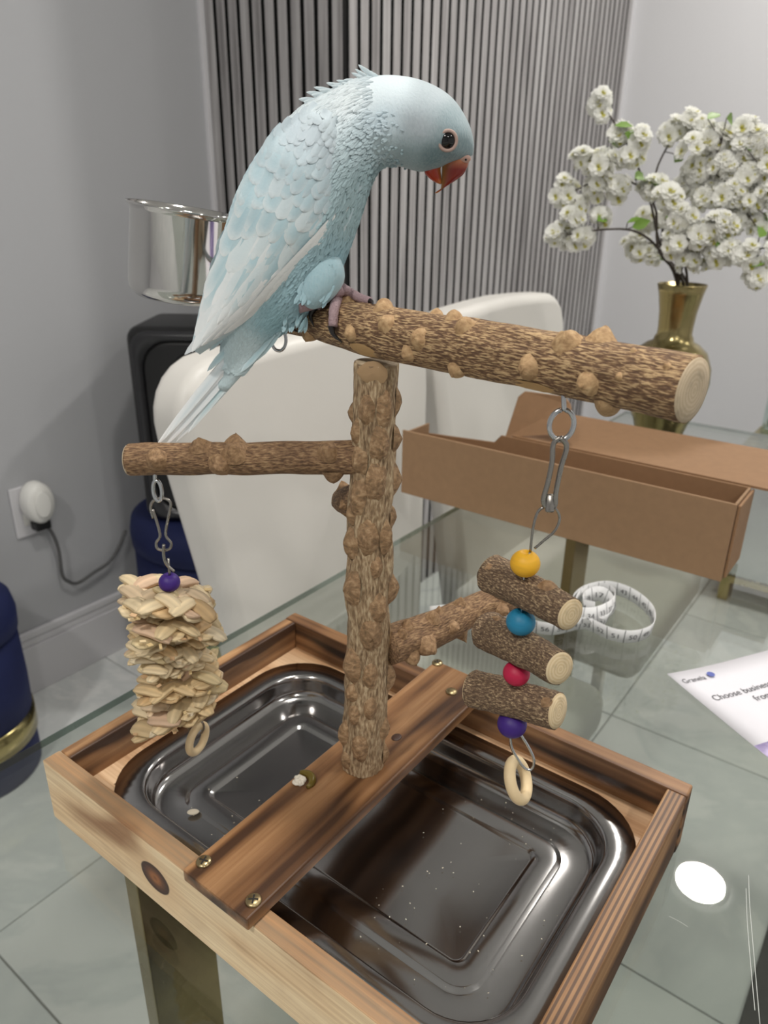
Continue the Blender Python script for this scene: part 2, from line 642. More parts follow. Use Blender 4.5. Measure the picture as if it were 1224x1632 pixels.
bb.box((XW, Y0, 0.128), (XW + 0.010, YC - 0.02, 0.148), 0.003)
bb.box((XW, Y0, 0.148), (XW + 0.013, YC - 0.02, 0.168), 0.004)
bb.build('baseboard_left', M['trimw'])['kind'] = 'structure'
bb = MB()
bb.box((XC, YB - 0.014, 0), (X1, YB, 0.15), 0.003)
bb.build('baseboard_back', M['trimw'])['kind'] = 'structure'
colm = struct('wall_column', (XW, YC + 0.022, 0), (XC - 0.022, YB, CEIL), M['felt'])
sl = None
PITCH = 0.0397
for k in range(11):
    o = MB().box((-0.0138, -0.011, 0), (0.0138, 0.011, CEIL - 0.001), 0.0008, 1).build('slat', M['slat']) if sl is None else sl.copy()
    if sl is None:
        sl = o
        o.data.materials.append(M['felt'])
        for pg in o.data.polygons:
            if abs(pg.normal.x) > 0.9:
                pg.material_index = 1
    else:
        COL.objects.link(o)
    o.location = (XC - 0.0195 - PITCH * k, YC + 0.011, 0)
    o.parent = colm
for k in range(40):
    o = sl.copy()
    COL.objects.link(o)
    o.location = (XC - 0.011, YC + 0.0195 + PITCH * k + 0.012, 0)
    o.rotation_euler = (0, 0, math.pi / 2)
    o.parent = colm
o = struct('trim_1', (XW, YC - 0.012, 0), (XW + 0.012, YC + 0.017, CEIL), M['trimw'], 0.001)
o = struct('trim_2', (XC - 0.018, YB - 0.022, 0), (XC + 0.006, YB, CEIL), M['trimw'], 0.001)

# ceiling downlights (round recessed lamps, their lens gives the light)
where = ['above the far end of the glass table', 'above the bird stand', 'behind the photographer by the left wall',
         'above the far right of the room', 'on the right side of the room', 'behind the photographer on the right']
for (lx, ly), w, gain in zip(LAMP_SPOTS, where, LAMP_GAIN):
    tl = NT('lamp_lens')
    em = tl.n('ShaderNodeEmission', {'Color': (1.0, 0.965, 0.91), 'Strength': gain * LAMP_POWER / (math.pi * math.pi * 0.082 ** 2)})
    tl.t.links.new(em.outputs[0], tl.out.inputs[0])
    r = empty('ceiling_downlight', (lx, ly, CEIL), 'round white recessed downlight ' + w, 'downlight', 'recessed downlights in the ceiling')
    MB().lathe([(0.082, -0.004), (0.082, -0.009), (0.1, -0.008), (0.103, -0.001)], (lx, ly, CEIL), 40, closed_bottom=False).build('trim_ring', M['white_plastic'], r)
    MB().lathe([(0.002, -0.006), (0.082, -0.006)], (lx, ly, CEIL), 40, closed_bottom=True).build('lens', tl.m, r)

# ------------------------------------------------------------------ outlet, adapter, cord
Pp = at_x(22, 820, XW)
oy, oz = 0.598, 0.468
r = empty('wall_outlet', (XW, oy, oz), 'white wall outlet plate low on the grey wall', 'outlet')
MB().box((XW, oy - 0.037, oz - 0.062), (XW + 0.006, oy + 0.037, oz + 0.062), 0.003).build('cover_plate', M['trimw'], r)
for dz in (-0.02, 0.024):
    MB().box((XW + 0.005, oy - 0.016, oz + dz - 0.014), (XW + 0.0075, oy + 0.016, oz + dz + 0.014), 0.002).build('socket', M['white_plastic'], r)
az = oz + 0.02
r = empty('plug_adapter', (XW + 0.0075, oy + 0.012, az), 'bulky white charger plugged into the wall outlet', 'charger')
MB().lathe([(0.028, 0.0), (0.034, 0.004), (0.036, 0.012), (0.035, 0.035), (0.030, 0.043), (0.02, 0.046)], (XW + 0.0078, oy + 0.012, az + 0.004), 36,
           Matrix(((0, 0, 1), (0.98, 0, 0), (0, 1.4, 0))), closed_top=True).build('body', M['white_plastic'], r)
MB().lathe([(0.018, 0.0), (0.024, 0.001), (0.0245, 0.003), (0.021, 0.004)], (XW + 0.0535, oy + 0.012, az + 0.004), 32,
           Matrix(((0, 0, 1), (0.8, 0, 0), (0, 1.35, 0))), closed_top=True).build('face_ridge', M['white_plastic'], r)
r = empty('power_cord', (XW + 0.03, oy, az - 0.05), 'dark grey power cord drooping from the charger to the blue ottoman', 'cord')
MB().box((XW + 0.012, oy - 0.006, az - 0.064), (XW + 0.042, oy + 0.03, az - 0.042), 0.004).build('connector', M['black'], r)
cp = [at_x(u, v, XW + 0.022) for u, v in ((63, 833), (80, 845), (93, 875), (99, 915), (108, 926), (124, 929), (150, 912), (174, 895), (190, 870), (200, 845))]
MB().tube(vsm(cp, 50), 0.0042, 10).build('cable', M['cord'], r)


# ------------------------------------------------------------------ ottomans and speaker
def ottoman(c, rr, h, label):
    c = Vector((c[0], c[1], 0))
    r = empty('velvet_ottoman', c, label, 'ottoman', 'round blue velvet ottomans by the wall')
    MB().lathe([(rr - 0.012, 0.0), (rr - 0.004, 0.004), (rr - 0.004, 0.085)], c, 48).build('base', M['velvet'], r)
    MB().lathe([(rr - 0.008, 0.084), (rr + 0.001, 0.086), (rr + 0.001, 0.138), (rr - 0.008, 0.14)], c, 48).build('gold_band', M['gold'], r)
    MB().lathe([(rr - 0.01, 0.138), (rr - 0.002, 0.142), (rr, h * 0.5), (rr - 0.002, h - 0.10), (rr - 0.012, h - 0.092)], c, 48).build('body', M['velvet'], r)
    MB().lathe([(rr - 0.014, h - 0.094), (rr + 0.002, h - 0.086), (rr + 0.004, h - 0.05), (rr - 0.002, h - 0.02), (rr - 0.03, h - 0.003), (rr * 0.5, h), (0.004, h)], c, 48,
               closed_top=True).build('lid', M['velvet'], r)
    return r


ottoman((-0.965, 0.965), 0.215, 0.435, 'round blue velvet ottoman carrying the black speaker')
ottoman((-1.035, 0.31), 0.13, 0.42, 'blue velvet ottoman with gold band at the left edge of the photo')
sw, sd, sz0, sz1 = 0.36, 0.24, 0.4355, 0.888
xr = Vector((C_RIGHT.x, C_RIGHT.y, 0)).normalized()
nf = Vector((xr.y, -xr.x, 0))
pl = Vector((-1.0, 0.772, 0))
ctr = pl + xr * (sw / 2) - nf * (sd / 2)
Ms = Matrix(((xr.x, -nf.x, 0, ctr.x), (xr.y, -nf.y, 0, ctr.y), (0, 0, 1, 0), (0, 0, 0, 1)))
r = empty('party_speaker', (ctr.x, ctr.y, sz0), 'large black loudspeaker standing on the blue ottoman behind the chair', 'speaker')
MB().box((-sw / 2, -sd / 2, sz0), (sw / 2, sd / 2, sz1), 0.028, 4, Ms, True).build('cabinet', M['black'], r)


def rrect(hw, hh, rad, n=6):
    out = []
    for cx, cy, a0 in ((hw - rad, hh - rad, 0), (-hw + rad, hh - rad, 90), (-hw + rad, -hh + rad, 180), (hw - rad, -hh + rad, 270)):
        for k in range(n + 1):
            a = math.radians(a0 + 90 * k / n)
            out.append((cx + rad * math.cos(a), cy + rad * math.sin(a)))
    return out


zc = (sz0 + sz1) / 2
loops = []
for hw, hh, rd, yy in ((0.165, 0.218, 0.035, 0.002), (0.165, 0.218, 0.035, -0.006), (0.157, 0.21, 0.034, -0.011), (0.147, 0.2, 0.06, -0.008), (0.143, 0.196, 0.06, 0.004)):
    loops.append([Ms @ Vector((x, -sd / 2 + yy, zc + z)) for x, z in rrect(hw, hh, rd)])
MB().loft(loops, cap0=False, cap1=False).build('front_frame', M['black_gloss'], r)
MB().loft([[Ms @ Vector((x, -sd / 2 + yy, zc + z)) for x, z in rrect(hw, hh, rd)] for hw, hh, rd, yy in ((0.144, 0.197, 0.06, 0.006), (0.144, 0.197, 0.06, -0.002), (0.138, 0.19, 0.058, -0.0035))],
          cap0=False).build('grille', M['black'], r)
for zz, rr in ((0.09, 0.09), (-0.1, 0.085)):
    Mc = Ms.to_3x3() @ Matrix(((1, 0, 0), (0, 0, -1), (0, 1, 0)))
    MB().lathe([(rr, -0.002), (rr + 0.008, 0.004), (rr, 0.007), (rr * 0.82, 0.003), (rr * 0.35, 0.0035), (rr * 0.25, 0.008), (0.004, 0.009)],
               Ms @ Vector((0, -sd / 2 - 0.0035, zc + zz)), 40, Mc, closed_top=True, closed_bottom=False).build('woofer', M['cone'], r)


# ------------------------------------------------------------------ white dining chairs
def make_chair(loc, label):
    r = empty('dining_chair', loc, label, 'chair', 'white leather chairs along the far side of the table')
    L = Vector(loc)
    prof = [(-0.185, 0.40), (-0.205, 0.55), (-0.228, 0.72), (-0.248, 0.86)]
    for k in range(7):
        a = math.radians(180 - 90 * k / 6)
        prof.append((-0.176 + 0.074 * math.cos(a), 0.902 + 0.072 * math.sin(a)))
    prof += [(-0.09, 0.979), (0.0, 0.982)]
    poly = prof + [(-y, z) for y, z in reversed(prof[:-1])]
    bm = bmesh.new()
    fv = [bm.verts.new((0.004, y, z)) for y, z in poly]
    f = bm.faces.new(fv)
    ex = bmesh.ops.extrude_face_region(bm, geom=[f])
    for g in ex['geom']:
        if isinstance(g, bmesh.types.BMVert):
            g.co.x = -0.062
    bm.normal_update()
    rim = [e_ for e_ in bm.edges if abs(e_.verts[0].co.x - e_.verts[1].co.x) < 1e-6]
    bmesh.ops.bevel(bm, geom=rim, offset=0.02, segments=5, profile=0.5, affect='EDGES', clamp_overlap=True)
    bm.verts.index_update()
    bvs = [L + Vector((v.co.x - 0.10 * max(0, v.co.z - 0.45), v.co.y, v.co.z)) for v in bm.verts]
    bfs = [[v.index for v in q.verts] for q in bm.faces]
    bm.free()
    o = MB().add(bvs, bfs).build('backrest', M['leather'], r)
    wn = o.modifiers.new('wn', 'WEIGHTED_NORMAL')
    wn.weight = 90
    MB().box(L + Vector((-0.03, -0.2, 0.39)), L + Vector((0.34, 0.2, 0.475)), 0.03, 4, None, True).build('seat', M['leather'], r)
    for sy in (-1, 1):
        for sx in (-0.0, 0.16):
            MB().box(L + Vector((sx - 0.012, sy * 0.185 - 0.012, 0.0)), L + Vector((sx + 0.012, sy * 0.185 + 0.012, 0.395)), 0.002).build('leg', M['leather'], r)
    MB().box(L + Vector((-0.012, -0.173, 0.0)), L + Vector((0.012, 0.173, 0.024)), 0.002).build('stretcher', M['gold'], r)
    return r


make_chair((-0.205, 0.578, 0), 'white leather chair directly behind the bird stand, left of the cardboard box')
make_chair((-0.205, 1.105, 0), 'white leather chair behind the cardboard box, beside the flower vase')

# ------------------------------------------------------------------ glass table
TX0, TX1, TY0, TY1 = -0.08, 0.86, -0.42, 1.32
r = empty('glass_table', ((TX0 + TX1) / 2, 0.4, 0), 'glass topped table with gold plank legs under the bird stand', 'table')
t = MB()
t.box((TX0 + 0.0006, TY0 + 0.0006, TT - 0.007), (TX1 - 0.0006, TY1 - 0.0006, TT))
t.build('glass_top', M['glass'], r)
t = MB()
for lo, hi in (((TX0, TY0, TT - 0.0068), (TX0 + 0.0005, TY1, TT - 0.0002)), ((TX1 - 0.0005, TY0, TT - 0.0068), (TX1, TY1, TT - 0.0002)),
               ((TX0, TY0, TT - 0.0068), (TX1, TY0 + 0.0005, TT - 0.0002)), ((TX0, TY1 - 0.0005, TT - 0.0068), (TX1, TY1, TT - 0.0002))):
    t.box(lo, hi)
t.build('polished_edge', M['glass_edge'], r)
lx0, lx1 = 0.0226, 0.0385
for y0, y1 in ((0.03, 0.092), (0.812, 0.874)):
    for x0, x1 in ((lx0, lx1), (0.72, 0.736)):
        MB().box((x0, y0, 0), (x1, y1, TT - 0.0071), 0.0012).build('plank_leg', M['gold_dark'], r)

scr = plain('pale_scratch', (205, 208, 204), 0.6)
for pts_ in (((1189, 1416), (1191, 1470), (1197, 1545), (1203, 1610)), ((1193, 1395), (1195, 1445), (1203, 1540), (1211, 1632)), ((1066, 1460), (1082, 1468), (1096, 1477)), ((1130, 1446), (1141, 1440), (1150, 1435))):
    MB().tube(vsm([at_z(u, v, TT + 0.0001) for u, v in pts_], 14), 0.00022 if pts_[0][0] > 1180 else 0.00012, 5).build('scratch', scr, r)

# rug seen through the glass
tag(MB().box((0.414, -0.3, 0.0), (1.6, 1.35, 0.010), 0.004).build('floor_rug', M['rug'], None, (1.0, 0.5, 0)),
    'dark charcoal rug on the tiles at the lower right corner', 'rug')

# ------------------------------------------------------------------ cardboard box
bx0, bx1, by0, by1, bz = -0.172, 0.274, 0.648, 0.716, 0.095
r = empty('cardboard_box', (0.05, 0.68, TT), 'long open brown cardboard box lying on the glass table', 'box')
th = 0.003
e = 0.0004
MB().box((bx0, by0, TT + e), (bx1, by0 + th, TT + bz), 0.0005, 1).build('front_panel', M['card'], r)
MB().box((bx0, by0 + th, TT + e), (bx1, by1 - th, TT + th), 0.0).build('bottom_panel', M['card_in'], r)


def slab(name, pts, n, th, mat, parent):
    n = Vector(n).normalized() * th
    a = [Vector(p) for p in pts]
    return MB().loft([a, [p + n for p in a]], smooth=False).build(name, mat, parent)


slab('back_panel', [(bx0, by1 - th, TT + th), (bx1, by1 - th, TT + th), (bx1, by1 - th, TT + bz), (-0.05, by1 - th, TT + bz), (-0.06, by1 - th, TT + bz - 0.012), (bx0, by1 - th, TT + bz - 0.02)], (0, 1, 0), th, M['card_in'], r)
MB().box((bx0, by0 + th, TT + th), (bx0 + th, by1 - th, TT + bz - 0.004), 0.0005, 1).build('end_panel', M['card'], r)
MB().box((bx1 - th, by0 + th + 0.001, TT + th), (bx1, by1 - th, TT + bz), 0.0005, 1).build('end_panel', M['card'], r)
MB().box((bx1 + 0.0005, by0 + 0.006, TT + 0.004), (bx1 + 0.0035, by1 + 0.004, TT + bz - 0.003), 0.0005, 1).build('tuck_flap', M['card_in'], r)
slab('lid', [(-0.035, by1 + 0.001, TT + bz - 0.001), (bx1 + 0.05, by1 + 0.001, TT + bz - 0.001), (bx1 + 0.05, by1 + 0.135, TT + bz + 0.006), (0.0, by1 + 0.135, TT + bz + 0.006)], (0, -0.05, 1), th, M['card_in'], r)
slab('side_flap', [at_y(805, 697, by1 + 0.004), at_y(826, 632, by1 + 0.02), at_y(836, 624, by1 + 0.02), at_y(898, 632, by1 + 0.02), at_y(908, 645, by1 + 0.02), at_y(914, 690, by1 + 0.004)], (0.1, 1, 0), th, M['card_in'], r)

# ------------------------------------------------------------------ gold vase with blossom
VX, VY = 0.053, 1.1
vs_ = tag(MB().lathe([(0.03, 0.0), (0.04, 0.002), (0.041, 0.008), (0.036, 0.018), (0.045, 0.05), (0.06, 0.085), (0.0675, 0.12), (0.066, 0.145), (0.056, 0.17), (0.042, 0.182), (0.032, 0.187), (0.0305, 0.193),
                 (0.0275, 0.198), (0.0275, 0.21), (0.0295, 0.235), (0.0345, 0.262), (0.0385, 0.276), (0.0375, 0.277), (0.033, 0.262), (0.027, 0.235), (0.025, 0.2), (0.03, 0.19)],
                (VX, VY, TT + 0.0003), 56).build('flower_vase', M['gold_vase'], None, (VX, VY, TT)), 'polished gold metal vase with a round belly and flared neck', 'vase')

tdn = NT('soft_blue_down')
tdo = tdn.obj()
dn = tdn.noise(tdn.mapping(tdo, (900, 900, 420), (0, 0, 0), (0, 0.7, 0)), 1, 3, 0.6)
tdn.set(Base_Color=tdn.mix(tdn.ramp(dn, [(0.35, 0.0), (0.7, 0.12)]), tdn.attr('Col'), lin((232, 238, 240))), Roughness=0.8, Sheen_Weight=0.3)
tdn.bump(dn, 0.5, 0.0007)
M['down'] = tdn.m
# one blossom and one leaf mesh shared by all
bl = MB()
for layer, (n, rr, lift, off) in enumerate(((6, 0.0125, 0.25, 0.0), (6, 0.010, 0.75, 0.5), (5, 0.0065, 1.3, 0.2))):
    for k in range(n):
        a = 2 * math.pi * (k + off) / n
        dx, dy = math.cos(a), math.sin(a)
        px_, py_ = -dy, dx
        pts, cols = [], []
        for s_, w_ in ((0.08, 0.12), (0.55, 0.42), (0.9, 0.36), (1.05, 0.1)):
            z = rr * lift * s_ * (1.0 - 0.35 * s_)
            for q in (-1, 0, 1):
                pts.append(Vector((dx * rr * s_ + px_ * w_ * rr * q, dy * rr * s_ + py_ * w_ * rr * q, z + abs(q) * 0.0012)))
                cols.append(lin((232, 232, 190)) if s_ < 0.2 else lin((253, 253, 249)))
        fs = [(i * 3 + j, i * 3 + j + 1, (i + 1) * 3 + j + 1, (i + 1) * 3 + j) for i in range(3) for j in range(2)]
        bl.add(pts, fs, None, cols)
bl.ellipsoid((0, 0, 0.002), (0.0025, 0.0025, 0.003), 6, 4)
bl.col[-42:] = [lin((206, 200, 110))] * 42 if len(bl.col) >= 42 else bl.col[-42:]
tpm = NT('blossom_petal')
tcl = tpm.attr('Col')
tdf = tpm.n('ShaderNodeBsdfDiffuse', {'Color': tcl})
ttr = tpm.n('ShaderNodeBsdfTranslucent', {'Color': tcl})
tmx = tpm.n('ShaderNodeMixShader', {0: 0.42, 1: tdf.outputs[0], 2: ttr.outputs[0]})
tpm.t.links.new(tmx.outputs[0], tpm.out.inputs[0])
petal_mat = tpm.m
bl_o = bl.build('blossom', petal_mat)
BL_ME = bl_o.data
bpy.data.objects.remove(bl_o)
lf = MB()
pts = []
for s_, w_ in ((0, 0.05), (0.3, 0.28), (0.6, 0.3), (1, 0.02)):
    for q in (-1, 0, 1):
        pts.append(Vector((s_, w_ * q, 0.12 * s_ * (1 - s_) + abs(q) * w_ * 0.25)) * 0.026)
lf.add(pts, [(i * 3 + j, i * 3 + j + 1, (i + 1) * 3 + j + 1, (i + 1) * 3 + j) for i in range(3) for j in range(2)])
lf_o = lf.build('leaf', M['leaf'])
LF_ME = lf_o.data
bpy.data.objects.remove(lf_o)


def blossom_branch(stem_px, y0, y1, blobs, leaves, label):
    """stem from the vase mouth through pixel way-points; blobs = (u, v, radius px, count)"""
    mouth = Vector((VX + rnd.uniform(-0.012, 0.012), VY + rnd.uniform(-0.012, 0.012), TT + 0.2))
    r = empty('blossom_branch', mouth, label, 'flowers', 'white blossom branches in the gold vase')
    n = len(stem_px)
    way = [mouth, Vector((mouth.x, mouth.y, TT + 0.278))] + [at_y(u, v, y0 + (y1 - y0) * (i + 1) / n) for i, (u, v) in enumerate(stem_px)]
    MB().tube(vsm(way, 24), [0.0026 - 0.0014 * i / 23 for i in range(24)], 6).build('stem', M['stem'], r)
    way_s = vsm(way, 24)
    small = MB()
    for (u, v, rad, cnt) in blobs:
        yb = y0 + (y1 - y0) * rnd.uniform(0.6, 1.0)
        c = at_y(u, v, yb)
        near = min(way_s[5:], key=lambda p: (p - c).length + 0.8 * max(0, p.z - c.z))
        MB().tube(vsm([near, near.lerp(c, 0.5) + Vector((0, 0, 0.006)), c], 6), 0.0011, 5).build('twig', M['stem'], r)
        R = rad * depth(c) / F_PX
        for k in range(int(cnt * 1.6)):
            d = Vector((rnd.gauss(0, 1), rnd.gauss(0, 1), rnd.gauss(0, 1))).normalized() * (R * rnd.uniform(0.4, 1.1))
            face = (d.normalized() + Vector((0.25, -0.45, 0.35))).normalized()
            Mr = face.to_track_quat('Z', 'Y').to_matrix() * rnd.uniform(0.7, 1.0)
            small.add([c + d + Mr @ p for p in bl.v], bl.f, None, bl.col)
        for k in range(cnt):
            d = Vector((rnd.gauss(0, 1), rnd.gauss(0, 1), rnd.gauss(0, 1))).normalized() * (R * rnd.uniform(0.35, 0.95))
            o = bpy.data.objects.new('blossom', BL_ME)
            COL.objects.link(o)
            o.parent = r
            o.location = c + d - mouth
            face = (d.normalized() + Vector((0.25, -0.45, 0.35))).normalized()
            o.rotation_euler = face.to_track_quat('Z', 'Y').to_euler()
            s_ = rnd.uniform(0.95, 1.3)
            o.scale = (s_, s_, s_)
    small.build('small_blossoms', petal_mat, r)['kind'] = 'stuff'
    for (u, v, ang) in leaves:
        c = at_y(u, v, y0 + (y1 - y0) * 0.7 - 0.02)
        o = bpy.data.objects.new('leaf', LF_ME)
        COL.objects.link(o)
        o.parent = r
        o.location = c - mouth
        o.rotation_euler = (rnd.uniform(-0.6, 0.6) + 0.9, rnd.uniform(-0.5, 0.5), ang)
        near = min(way_s[5:], key=lambda p: (p - c).length)
        MB().tube([near, near.lerp(c, 0.5), c], 0.0008, 5).build('twig', M['stem'], r)
    return r


blossom_branch([(1052, 390), (1036, 320), (1010, 250), (985, 205), (962, 170)], 1.08, 1.0,
               [(958, 158, 15, 5), (957, 178, 12, 4), (986, 214, 14, 4), (1020, 222, 14, 4), (1006, 246, 15, 5)], [(980, 200, 0.4), (996, 212, 0.9), (985, 236, 2.6), (1012, 287, 1.5)],
               'tall blossom branch with a single cluster leaning against the slat wall')
blossom_branch([(1048, 395), (1010, 368), (960, 366), (905, 374)], 1.06, 0.98,
               [(890, 375, 20, 7), (915, 382, 16, 5), (935, 374, 16, 5), (912, 346, 14, 4), (957, 344, 14, 4)], [(952, 352, 1.4), (1000, 355, 0.6), (1008, 362, 0.2)],
               'lowest blossom branch reaching furthest left over the chair')
blossom_branch([(1050, 400), (1044, 330), (1010, 292), (960, 285), (900, 312)], 1.05, 1.0,
               [(930, 255, 16, 5), (962, 262, 20, 8), (950, 295, 20, 7), (985, 300, 20, 7), (897, 306, 20, 7), (920, 325, 12, 3), (1040, 300, 18, 6), (1064, 318, 18, 6)], [(1014, 285, 1.2), (1042, 292, 1.8)],
               'bushy blossom branch spreading left in front of the slat wall')
blossom_branch([(1056, 400), (1058, 340), (1044, 285), (1060, 240), (1080, 214)], 1.12, 1.14,
               [(1072, 210, 18, 7), (1094, 196, 16, 6), (1118, 205, 16, 6), (1066, 345, 18, 6), (1035, 345, 16, 5), (1018, 392, 22, 9), (1040, 408, 16, 5)], [(1085, 248, 2.2), (1062, 352, 1.4), (1053, 414, 1.6)],
               'upright blossom branch rising in the middle of the bouquet')
blossom_branch([(1090, 400), (1110, 340), (1130, 280), (1150, 225)], 1.08, 1.02,
               [(1108, 238, 20, 8), (1140, 222, 20, 8), (1120, 272, 22, 9), (1156, 262, 22, 9), (1090, 300, 18, 6), (1130, 312, 22, 9), (1165, 308, 20, 8)], [(1165, 295, 1.0), (1128, 190, 1.2), (1158, 188, 1.5), (1112, 262, 2.1)],
               'dense blossom branch rising right of the vase neck')
blossom_branch([(1095, 405), (1140, 370), (1190, 330), (1225, 280)], 1.06, 1.04,
               [(1185, 238, 20, 8), (1212, 226, 20, 8), (1196, 276, 22, 9), (1226, 262, 20, 7), (1200, 318, 22, 8), (1232, 310, 22, 7), (1175, 350, 20, 7), (1215, 358, 20, 7), (1190, 205, 14, 4)], [(1188, 236, 1.0), (1205, 360, 0.6), (1222, 345, 2.0)],
               'dense blossom branch spreading to the right edge of the photo')
blossom_branch([(1092, 415), (1120, 395), (1160, 385), (1205, 400)], 1.04, 1.0,
               [(1090, 345, 18, 6), (1080, 385, 20, 8), (1112, 372, 22, 9), (1146, 362, 20, 8), (1120, 408, 18, 7), (1155, 402, 18, 7), (1190, 408, 20, 8), (1208, 440, 15, 5), (1228, 405, 18, 5), (1095, 415, 14, 4)],
               [(1148, 376, 1.2), (1140, 392, 0.9), (1190, 425, 0.5), (1210, 378, 1.7)],
               'low blossom branch hanging over the right side of the vase')

# ------------------------------------------------------------------ sideboard with glass pieces by the far wall
sx0, sx1, sy0, sy1, sz = 0.02, 1.1, 2.1, 2.48, 0.5
r = empty('mirrored_sideboard', (0.5, 2.3, 0), 'low mirrored sideboard with gold edging by the far wall', 'sideboard')
MB().box((sx0, sy0, 0.09), (sx1, sy1, sz - 0.014), 0.003).build('body', M['mirror'], r)
MB().box((sx0 - 0.008, sy0 - 0.012, sz - 0.014), (sx1 + 0.008, sy1, sz), 0.002).build('gold_top_edge', M['gold'], r)
MB().box((sx0 - 0.004, sy0 - 0.008, 0.068), (sx1 + 0.004, sy1, 0.09), 0.002).build('gold_base_frame', M['gold'], r)
for x in (sx0 + 0.015, sx1 - 0.04):
    for y in (sy0, sy1 - 0.03):
        MB().box((x, y, 0), (x + 0.03, y + 0.03, 0.068), 0.002).build('foot', M['gold'], r)
for i, (x, y, prof, lab) in enumerate((
        (0.12, 2.22, [(0.035, 0), (0.05, 0.004), (0.075, 0.05), (0.07, 0.1), (0.04, 0.14), (0.05, 0.16)], 'round clear glass vase on the sideboard, nearest the gold vase'),
        (0.30, 2.26, [(0.06, 0), (0.065, 0.004), (0.03, 0.02), (0.012, 0.05), (0.012, 0.09), (0.06, 0.12), (0.09, 0.17)], 'footed clear glass bowl at the right end of the view on the sideboard'),
        (-0.0 + 0.06, 2.36, [(0.04, 0), (0.045, 0.004), (0.045, 0.15), (0.047, 0.155)], 'straight clear glass cylinder at the left end of the sideboard'))):
    tag(MB().lathe(prof, (x, y, sz + 0.0005), 32).build('glass_vase', M['glass_clear'], None, (x, y, sz)), lab, 'glassware', 'clear glass pieces on the sideboard')

# ------------------------------------------------------------------ printed letter on the table
pa = Vector((0.2834, 0.4251, TT))
e1 = Vector((0.52, 0.854, 0)).normalized()
e2 = Vector((e1.y, -e1.x, 0))
PW, PH = 0.216, 0.279
r = empty('printed_letter', pa + e1 * PW / 2 + e2 * PH / 2, 'white printed advertising letter lying on the glass at the right edge', 'letter')


def lp(a, b, z=0.0):
    return pa + e1 * a + e2 * b + Vector((0, 0, z))


nx, ny = 12, 14
bend = lambda a, b: 0.0008 + 0.0035 * max(0, 1 - (a * 0.7 + b * 0.3) / 0.05) ** 2
vs2 = [lp(PW * i / nx, PH * j / ny, bend(PW * i / nx, PH * j / ny)) for j in range(ny + 1) for i in range(nx + 1)]
fs2 = [(j * (nx + 1) + i, (j + 1) * (nx + 1) + i, (j + 1) * (nx + 1) + i + 1, j * (nx + 1) + i + 1) for j in range(ny) for i in range(nx)]
o = MB().add(vs2, fs2).build('sheet', M['paper'], r)
md = o.modifiers.new('thick', 'SOLIDIFY')
md.thickness = 0.0003


def text_mesh(body, size):
    cu = bpy.data.curves.new('txt', 'FONT')
    cu.body = body
    cu.size = size
    ob = bpy.data.objects.new('txt', cu)
    COL.objects.link(ob)
    dg = bpy.context.evaluated_depsgraph_get()
    me = ob.evaluated_get(dg).to_mesh()
    v = [x.co.copy() for x in me.vertices]
    f = [tuple(p.vertices) for p in me.polygons]
    ob.evaluated_get(dg).to_mesh_clear()
    bpy.data.objects.remove(ob)
    bpy.data.curves.remove(cu)
    return v, f


def letter_text(name, body, a, b, size, mat, wx=1.0):
    v, f = text_mesh(body, size)
    MB().add([lp(a + p.x * wx, b - p.y, bend(a + p.x * wx, b - p.y) + 0.0005) for p in v], f, smooth=False).build(name, mat, r)


letter_text('logo_text', 'Granela', 0.0052, 0.0165, 0.0082, M['ink'])
letter_text('headline', 'Choose business internet', 0.0140, 0.0440, 0.0098, M['ink'])
letter_text('headline', 'from the best', 0.0490, 0.0560, 0.0098, M['ink'])
m = MB()
m.add([lp(0.0385 + 0.0036 * math.cos(k * 0.314), 0.0130 + 0.0036 * math.sin(k * 0.314), 0.0030) for k in range(20)], [tuple(range(19, -1, -1))])
m.build('logo_mark', M['ink_blue'], r)
tp = NT('purple_photo_print')
oc = tp.obj()
tp.set(Base_Color=tp.ramp(tp.noise(oc, 34, 4), [(0.35, lin((38, 36, 66))), (0.5, lin((112, 96, 150))), (0.68, lin((198, 184, 220)))]), Roughness=0.5)
m = MB()
m.add([lp(0.0, 0.0985, 0.0014), lp(PW, 0.0985, 0.0014), lp(PW, 0.19, 0.0014), lp(0.0, 0.19, 0.0014)], [(0, 3, 2, 1)], smooth=False)
m.build('photo_print', tp.m, r)

# ------------------------------------------------------------------ measuring tape
tpx = [(690, 978), (735, 972), (790, 986), (850, 1004), (890, 1003), (905, 985), (890, 962), (893, 948), (915, 938), (945, 950), (945, 978), (925, 992),
       (905, 975), (915, 950), (950, 938), (985, 960), (975, 985), (945, 1000), (925, 990)]
tz = TT + 0.0006
r = empty('measuring_tape', at_z(960, 990, TT), 'white sewing measuring tape loosely coiled on the glass beside the box', 'tape measure')
c0 = at_z(942, 975, TT)
path = []
# straight tail from the yellow end tab, then loops standing on edge
for u, v in ((684, 988), (720, 984), (770, 986), (830, 1003), (880, 1012)):
    path.append(at_z(u, v, tz))
path += [at_z(u, v, tz) for u, v in ((930, 1003), (975, 1021), (1010, 1024), (1036, 1012), (1035, 985), (1005, 958), (965, 945), (925, 952), (905, 972), (912, 1000), (945, 1008), (975, 990), (978, 962), (950, 948), (922, 962), (917, 985), (935, 1002), (962, 998), (970, 975), (955, 958), (935, 966), (930, 985), (945, 996))]
ps = vsm(path, 150)
HT = 0.016
vv, ff = [], []
for i, p in enumerate(ps):
    t_ = (ps[min(i + 1, len(ps) - 1)] - ps[max(i - 1, 0)]).normalized()
    s_ = i / (len(ps) - 1)
    lean = Vector((t_.y, -t_.x, 0)) * (0.004 * math.sin(s_ * 9))
    lift = 0.011 * max(0, math.sin(s_ * 14)) ** 2 if s_ > 0.3 else 0
    vv += [p + Vector((0, 0, lift)), p + Vector((0, 0, HT + lift)) + lean]
